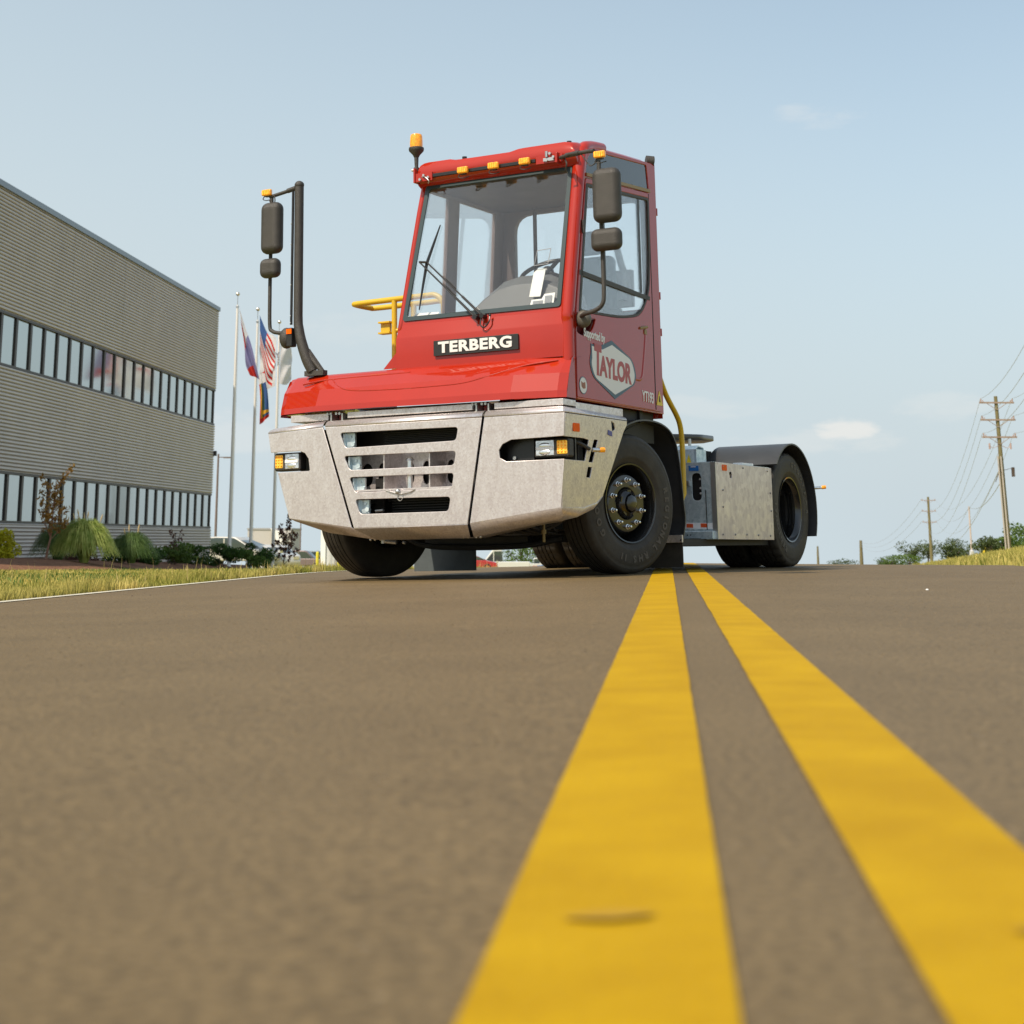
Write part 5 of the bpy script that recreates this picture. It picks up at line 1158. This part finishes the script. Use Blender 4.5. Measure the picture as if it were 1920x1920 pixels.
plate('torn_poster', mat('orange_stain', (.50, .16, .07), .7, color2=(.30, .12, .08), vscale=3), sh, frame((-.1, -.12, 1.6), (1, 0, 0), (0, 0, 1)), [(-.3, .1), (.0, .28), (.3, .1), (.22, -.1), (.55, -.6), (.35, -.65), (.05, -.15), (-.1, -.05)], (), .01)
bo = empty('bollard', (-13.95, 124.5, -2.1)); tag(bo, 'left yellow steel bollard in front of the white shed', 'bollard', 'yellow bollards at the shed')
b = MB(); b.lathe([(.105, 0), (.105, 1.33), (.09, 1.38), (.05, 1.41), (.001, 1.42)], 'z', 16); b.build('pipe', mat('bollard_yellow', (.62, .55, .02), .5), bo)
b = MB(); b.lathe([(.112, 1.0), (.112, 1.08)], 'z', 16); b.build('reflective_band', M['warn'], bo)
b2 = copy_tree(bo); b2.location = (-12.42, 124.5, -2.16); b2['label'] = 'right yellow steel bollard in front of the white shed, nearer the tyre'

# ------------------------------------------------------------------ parked vehicles
def vehicle(name, kind, x, y, z, rz, paint, label, cat, L=4.6, H=1.7, W=1.8, group='vehicles parked beyond the road crest'):
    r = empty(name, (x, y, z), rz); tag(r, label, cat, group)
    P = mat(name + '_paint', paint, .3, .2, coat=.8); h = L / 2
    if kind == 'suv': low = [(-h, .35), (h - .1, .35), (h, .55), (h - .05, .95), (h - 1.0, 1.08), (-h + .05, 1.1), (-h, .9)]; cabp = [(-h + .12, 1.08), (-h + .35, H - .04), (-h + .8, H), (h - 2.2, H), (h - 1.9, H - .08), (h - 1.1, 1.06)]
    elif kind == 'car': low = [(-h, .3), (h - .1, .3), (h, .5), (h - .1, .75), (h - 1.1, .95), (-h + .2, .98), (-h, .8)]; cabp = [(-h + .35, .95), (-h + 1.1, H - .03), (-h + 1.6, H), (h - 2.1, H - .02), (h - 1.0, .93)]
    else: low = [(-h, .5), (h - .1, .5), (h, .7), (h - .05, 1.15), (h - 1.3, 1.25), (-h, 1.25)]; cabp = [(-.3, 1.2), (-.2, H), (h - 2.3, H), (h - 1.3, 1.2)]
    FR = frame((0, 0, 0), (1, 0, 0), (0, 0, 1))
    plate('body', P, r, FR, rounded(low, .12), (), W, .06)
    plate('cabin', P, r, FR, rounded(cabp, .1), (), W * .86, .08)
    zc = 1.1; g = [(a * .93 + (h * .0), zc + (b_ - zc) * .82 + .02) for a, b_ in cabp]
    for s in (1, -1):
        plate('side_window', M['bglass_dark'], r, frame((0, s * W * .435, 0), (1, 0, 0), (0, 0, 1)), rounded(g, .06), (), .012)
    mid = (g[0][0] + g[-1][0]) / 2
    b = MB(); b.box(mid - .04, mid + .04, -W * .445, W * .445, zc, H - .12); b.build('pillar', P, r)
    fx, tx = cabp[-1][0] + .02, cabp[-2][0] + .02; b = MB(); b.add([(fx, -W * .38, 1.12), (fx, W * .38, 1.12), (tx, W * .34, H - .1), (tx, -W * .34, H - .1)], [(0, 1, 2, 3)]); b.build('windscreen', M['bglass_dark'], r)
    for sx in (-h + .85, h - .9):
        for s in (1, -1):
            w_ = bpy.data.objects.new('wheel', None); COL.objects.link(w_); w_.parent = r; w_.location = (sx, s * (W / 2 - .1), .34)
            b = MB(); b.lathe([(.2, -.1), (.3, -.11), (.34, -.08), (.34, .08), (.3, .11), (.2, .1)], 'y', 20); b.build('tyre', M['rubber'], w_)
            b = MB(); b.lathe([(.2, -.1), (.19, -.09), (.001, -.07)], 'y', 14); b.lathe([(.2, .1), (.19, .09), (.001, .07)], 'y', 14); b.build('rim', M['zinc'], w_)
    for s in (1, -1):
        b = MB(); b.box(h - .12, h + .01, s * W * .36 - .16, s * W * .36 + .16, .72, .88); b.build('headlight', M['lens'], r)
        b = MB(); b.box(-h - .01, -h + .1, s * W * .42 - .08, s * W * .42 + .08, .75, 1.02); b.build('tail_light', M['tape_red'], r)
    return r
M['bglass_dark'] = mat('car_window', (.10, .13, .14), .05, .6)
vehicle('parked_suv', 'suv', -22.7, 190, -3.0, R(-8), (.20, .15, .15), 'dark brown grey SUV parked left of the yellow bollards', 'suv', 4.7, 1.95)
vehicle('parked_suv', 'suv', -21.9, 196, -3.15, R(-8), (.10, .13, .14), 'dark SUV half hidden behind the brown grey one', 'suv', 4.7, 2.0)
vehicle('parked_car', 'car', -15.1, 95, -1.25, R(-22), (.55, .54, .50), 'white car behind the shrubs at the foot of the first flagpole', 'car', 4.9, 1.6)
vehicle('parked_car', 'suv', -13.2, 97, -1.6, R(-70), (.55, .55, .53), 'white car facing the road beside the third flagpole', 'car', 4.6, 1.5)
vehicle('parked_car', 'car', -3.4, 150, -2.55, R(0), (.45, .03, .04), 'red car seen under the tractor beside the white lorry', 'car', 4.4, 1.45)
vehicle('parked_pickup', 'pickup', -1.2, 176, -3.3, R(180), (.70, .70, .68), 'white pickup seen under the tractor behind the red car', 'pickup', 6.0, 2.5, 2.1)
vehicle('parked_pickup', 'pickup', 2.8, 205, -3.9, R(0), (.66, .66, .64), 'second white pickup seen under the tractor, further right', 'pickup', 5.4, 1.9, 2.0)
vehicle('parked_car', 'car', 4.6, 190, -3.7, R(10), (.05, .12, .35), 'blue car seen under the tractor at the right of the gap', 'car', 4.3, 1.2)

# ------------------------------------------------------------------ trees far off
def tree(x, y, zc, rad, n, size, m, label, cat='tree', group='trees beyond the bank', trunk=True):
    z = gz(x, y); r = empty('tree', (x, y, z)); tag(r, label, cat, group); b = MB()
    leaves(b, (0, 0, zc - z), rad, n, size, lumps=14); b.build('crown', m, r)
    b = MB(); b.tube([(0, 0, -.3), (.1, 0, (zc - z) * .6), (0, .1, zc - z + rad[2] * .3)], [.22, .16, .05], 8)
    for k in range(4): a = k * 1.6; b.tube([(0.05, 0, (zc - z) * .5), (rad[0] * .5 * math.cos(a), rad[1] * .5 * math.sin(a), zc - z + rad[2] * .2)], [.1, .03], 6)
    b.build('trunk', M['bark_dark'], r); return r
GT = [(90.3, 390, -2.9, (3.6, 3, 2.4), 1500, 'leaf_far', 'dark bushy tree left of the second utility pole'), (94.6, 395, -2.6, (2.9, 3, 2.2), 1200, 'leaf_far', 'dark bushy tree just behind the second utility pole'),
      (98.6, 385, -2.3, (3.0, 3, 2.3), 1300, 'leaf_far', 'rounded tree right of the second utility pole'), (102.0, 390, -2.9, (2.6, 3, 1.6), 900, 'leaf_far', 'low tree behind the leaning yellow guy markers'),
      (54.5, 215, -1.5, (2.2, 2, 1.1), 900, 'leaf_far', 'low dark tree left of the white pole'), (57.0, 210, -1.2, (2.0, 2, 1.1), 900, 'leaf_far', 'low dark tree right of the white pole'),
      (52.8, 185, -.35, (2.4, 2, 1.25), 1400, 'leaf_mid', 'dense green tree behind the big utility pole'), (56.2, 188, .15, (2.6, 2, 1.5), 1500, 'leaf_mid', 'green tree at the right edge of the picture'),
      (50.4, 183, -.55, (1.6, 2, .95), 900, 'leaf_far', 'bushy tree between the white pole and the big utility pole'),
      (120.5, 560, -7.6, (4.0, 3, 2.0), 700, 'leaf_far', 'small far tree left of the third utility pole'), (95.0, 500, -7.0, (5, 3, 1.4), 700, 'leaf_far', 'far low tree left of the farthest pole'),
      (109.5, 505, -6.9, (4.4, 3, 1.2), 700, 'leaf_far', 'far low tree right of the farthest pole'), (76.5, 350, -4.3, (3.0, 3, 1.1), 700, 'leaf_mid', 'low green bush at the foot of the bank'),
      (80.5, 352, -4.3, (2.6, 3, 1.2), 700, 'leaf_mid', 'green bush right beside the low one at the foot of the bank'),
      (1.2, 250, -2.2, (3.6, 3, 3.0), 1300, 'leaf_mid', 'pale green tree seen under the tractor behind the pickups'), (6.6, 250, -2.6, (3.6, 3, 3.0), 1300, 'leaf_mid', 'green tree seen under the tractor near the rear tyre'),
      (-9.8, 118, -1.0, (1.1, 1, 1.2), 500, 'leaf_mid', 'small leafy tree in front of the shed beside the tyre')]
for x, y, zc, rd, n, m_, lab in GT: tree(x, y, zc, rd, n, .10 + rd[0] * .035, M[m_], lab)

# ------------------------------------------------------------------ utility poles and wires
M['wood'] = mat('pole_wood', (.17, .145, .065), .85, var=.2, vscale=3, stretch=(6, 6, .3)); M['xarm'] = mat('crossarm_wood', (.30, .22, .17), .8, var=.1)
M['wire'] = mat('wire', (.34, .36, .37), .5); M['insul'] = mat('insulator', (.42, .30, .27), .4)
def utility_pole(x, y, ztop, arms, lab, lean=0., r0=.17, extra=False):
    z = gz(x, y) - .3; r = empty('utility_pole', (x, y, z)); tag(r, lab, 'utility pole', 'utility poles along the road'); H_ = ztop - z
    b = MB(); b.tube([(0, 0, 0), (lean * .5, 0, H_ * .5), (lean, 0, H_)], [r0 * 1.15, r0, r0 * .75], 12); b.build('post', M['wood'], r)
    for k, za in enumerate(arms):
        h = za - z; cx = lean * h / H_
        b = MB(); b.box(cx - 1.32, cx + 1.32, -.2, -.09, h - .06, h + .06); a = b.build('crossarm', M['xarm'], r)
        b = MB(); b.tube([(cx - .75, -.17, h - .05), (cx, -.17, h - .55)], .025, 5); b.tube([(cx + .75, -.17, h - .05), (cx, -.17, h - .55)], .025, 5); b.build('brace', M['xarm'], a)
        for s in (-1, 1):
            b = MB(); b.tube([(cx + s * 1.2, -.15, h + .05), (cx + s * 1.2, -.15, h + .3)], .055, 8); b.tube([(cx + s * 1.05, -.15, h + .05), (cx + s * 1.05, -.15, h + .2)], .04, 8); b.build('insulator', M['insul'], a)
    if extra:
        for s in (-.25, -.02):
            b = MB(); b.tube([(s - .04 + .0, -.22, .2), (s + lean * .6 - .04, -.22, H_ * .62)], .06, 8); b.build('conduit', mat('conduit_grey', (.42, .38, .34), .5), r)
        b = MB(); b.box(.55, .75, -.1, .1, 5.15 - z - .35, 5.15 - z + .35); b.tube([(.0, 0, 5.3 - z), (.62, 0, 5.45 - z)], .02, 5); b.build('transformer', M['bark_dark'], r)
        for s in (-1, 1):
            b = MB(); b.tube(smooth_path([(lean * .7, -.1, 7.2 - z), (lean * .7 + s * .5, -.1, 6.95 - z), (lean * .7 + s * .78, -.1, 7.1 - z)], 4), .02, 5); b.tube([(lean * .7 + s * .8, -.1, 6.85 - z), (lean * .7 + s * .8, -.1, 7.3 - z)], .07, 8); b.build('switch', M['insul'], r)
        b = MB(); b.tube(smooth_path([(lean * .6, -.1, 5.6 - z), (-.5, -.1, 5.0 - z), (-.75, -.1, 4.4 - z)], 4), .03, 5); b.build('cable_loop', M['bark_dark'], r)
    return r
utility_pole(37.25, 130, 10.85, (10.35, 9.05, 7.75), 'nearest and tallest utility pole with three crossarms at the right edge', -.35, .17, True)
utility_pole(77.3, 320, 7.75, (7.1, 5.15, 3.15), 'middle utility pole with three crossarms above the dark trees', -.1, .26)
utility_pole(151.5, 860, -3.6, (), 'faint distant pole stub just right of the tractor', 0, .55)
utility_pole(103.0, 512, -.4, (), 'farthest utility pole, a short stub on the road crest', 0, .5)
wp = empty('slim_pole', (52.98, 200, gz(52.98, 200) - .3)); tag(wp, 'slim pale pole between the two big utility poles', 'pole')
b = MB(); b.tube([(0, 0, 0), (-.05, 0, 3.85 - wp.location.z)], [.11, .09], 8); b.build('post', mat('pale_pole', (.50, .42, .38), .7), wp)
b = MB(); b.lathe([(.28, 0), (.26, 1.1), (.1, 1.2)], 'z', 10); b.build('base_sleeve', M['shed'], wp)
def wire(name, a, c_, sag, lab, r=.018):
    a = Vector(a); c_ = Vector(c_); pts = [a.lerp(c_, k / 16) - Vector((0, 0, sag * 4 * (k / 16) * (1 - k / 16))) for k in range(17)]
    b = MB(); b.tube(pts, r, 4); return tag(b.build(name, M['wire']), lab, 'power line', 'overhead power lines')
px_ = lambda k, s: (37.25 - .35 + s * 1.2, 129.85, (10.35, 9.05, 7.75)[k] + .3)
for k in range(3):
    nm = ('top', 'middle', 'lowest')[k]
    for s in (-1, 1):
        sd_n = 'left' if s < 0 else 'right'
        wire('power_line', px_(k, s), (77.2 + s * 1.2, 319.85, (7.1, 5.15, 3.15)[k] + .3), 4.6, f'sagging wire from the {sd_n} end of the {nm} crossarm to the middle pole', .015)
        wire('power_line', px_(k, s), (22.0 + s * 1.2, 60, (12.3, 11.0, 9.7)[k]), 1.4, f'wire leaving the {sd_n} end of the {nm} crossarm to the right edge', .014)
    wire('power_line', (76.0, 319.85, (7.1, 5.15, 3.15)[k] + .3), (102.5, 512, -.6 - k * .6), 3.5, f'distant wire from the {nm} crossarm of the middle pole to the farthest pole', .022)
wire('power_line', (37.0, 129.9, 5.6), (77.2, 320, 1.3), 4.0, 'lower cable from below the transformer to the middle pole', .022)
wire('power_line', (37.0, 129.9, 4.6), (52.9, 200, 3.75), .9, 'thick cable from the nearest pole to the slim pale pole', .026)
wire('power_line', (52.9, 200, 3.7), (77.2, 320, .2), 2.0, 'cable from the slim pale pole on to the middle pole', .018)
for x, y, dx, lab in ((85.1, 340, .75, 'leaning yellow guy wire marker, left of the pair'), (86.4, 341, .75, 'leaning pale guy wire marker, right of the pair'), (54.1, 200, .5, 'leaning yellow guy wire marker near the slim pole')):
    z = gz(x, y) - .3; zt = {340: -1.55, 341: -1.75, 200: -.68}[y]; b = MB(); b.tube([(x, y, z), (x + dx, y, zt)], .17 if y > 300 else .10, 8)
    tag(b.build('guy_marker', M['warn'] if 'yellow' in lab else M['xarm']), lab, 'guy marker', 'guy wire markers on the bank')
# pebbles lying on the asphalt
for i, (l, s, r_, c_) in enumerate(((1.35, 9.3, .012, 'w'), (3.0, 12.6, .014, 'd'), (2.35, 7.9, .012, 'w'), (-3.2, 10.2, .007, 'd'), (-3.12, 10.3, .006, 'd'), (3.35, 14.3, .03, 'w'))):
    x, y = xy(l, s); b = MB(); b.sphere((x, y, gz(x, y) + r_ * .3), (r_ * .7, r_ * .55, r_ * .4), 7)
    tag(b.build('pebble', M['paper'] if c_ == 'w' else M['bark_dark']), ('pale' if c_ == 'w' else 'dark') + (' pebble on the asphalt right of the yellow lines', ' speck of gravel near the right verge', ' chip of stone in the right lane close to the camera', ' pebble by the left edge line', ' smaller pebble touching the one by the left edge line', ' stone at the foot of the right grass bank')[i], 'pebble', 'loose stones on the road')

M['smudge'] = mat('line_smudge', (.33, .19, .002), .8, color2=(.37, .215, .001), vscale=30)  # slightly darker smudges across the near yellow lines
for l0, l1, s0 in ((-.080, -.012, 1.25), (.222, .290, 1.235)):
    n = 14; top = []; bot = []
    for k in range(n + 1):
        t = k / n; l = l0 + (l1 - l0) * t; w = .016 * math.sin(math.pi * t) * (1 + .5 * mnoise.noise((t * 6, l0, 1))); sc = s0 + .012 * t
        for q, lst in ((w, top), (-w, bot)):
            x, y = xy(l, sc + q); lst.append((x, y, gz_ls(l, sc) + .0065))
    b = MB(); b.add(top + bot, [(i, i + 1, n + 2 + i, n + 1 + i) for i in range(n)]); tag(b.build('dark_mark', M['smudge']), kind='structure')

# loose grit pressed into the asphalt surface
n = 15000; sg = 2.0 + 13.0 * rng.uniform(0, 1, n) ** .8; lg = rng.uniform(-3.6, 3.3, n); vs = []; fs = []
for a, b_ in zip(lg, sg):
    if -.14 < a < .31: continue
    x, y = xy(a, b_); z = gz_ls(a, b_); r_ = random.uniform(.0015, .0035); k = len(vs); t = random.uniform(0, 6.28)
    for q in range(3): vs.append((x + r_ * math.cos(t + 2.1 * q), y + r_ * math.sin(t + 2.1 * q), z - .001))
    vs.append((x + r_ * .2, y, z + r_ * random.uniform(.5, 1.0))); fs += [(k, k + 1, k + 3), (k + 1, k + 2, k + 3), (k + 2, k, k + 3)]
b = MB(); b.add(vs, fs); o = b.build('road_grit', mat('grit', (.07, .05, .027), .85, color2=(.19, .14, .082), vscale=25, hard=True)); tag(o, 'fine stone grit scattered over the brown asphalt', 'grit', kind='stuff')
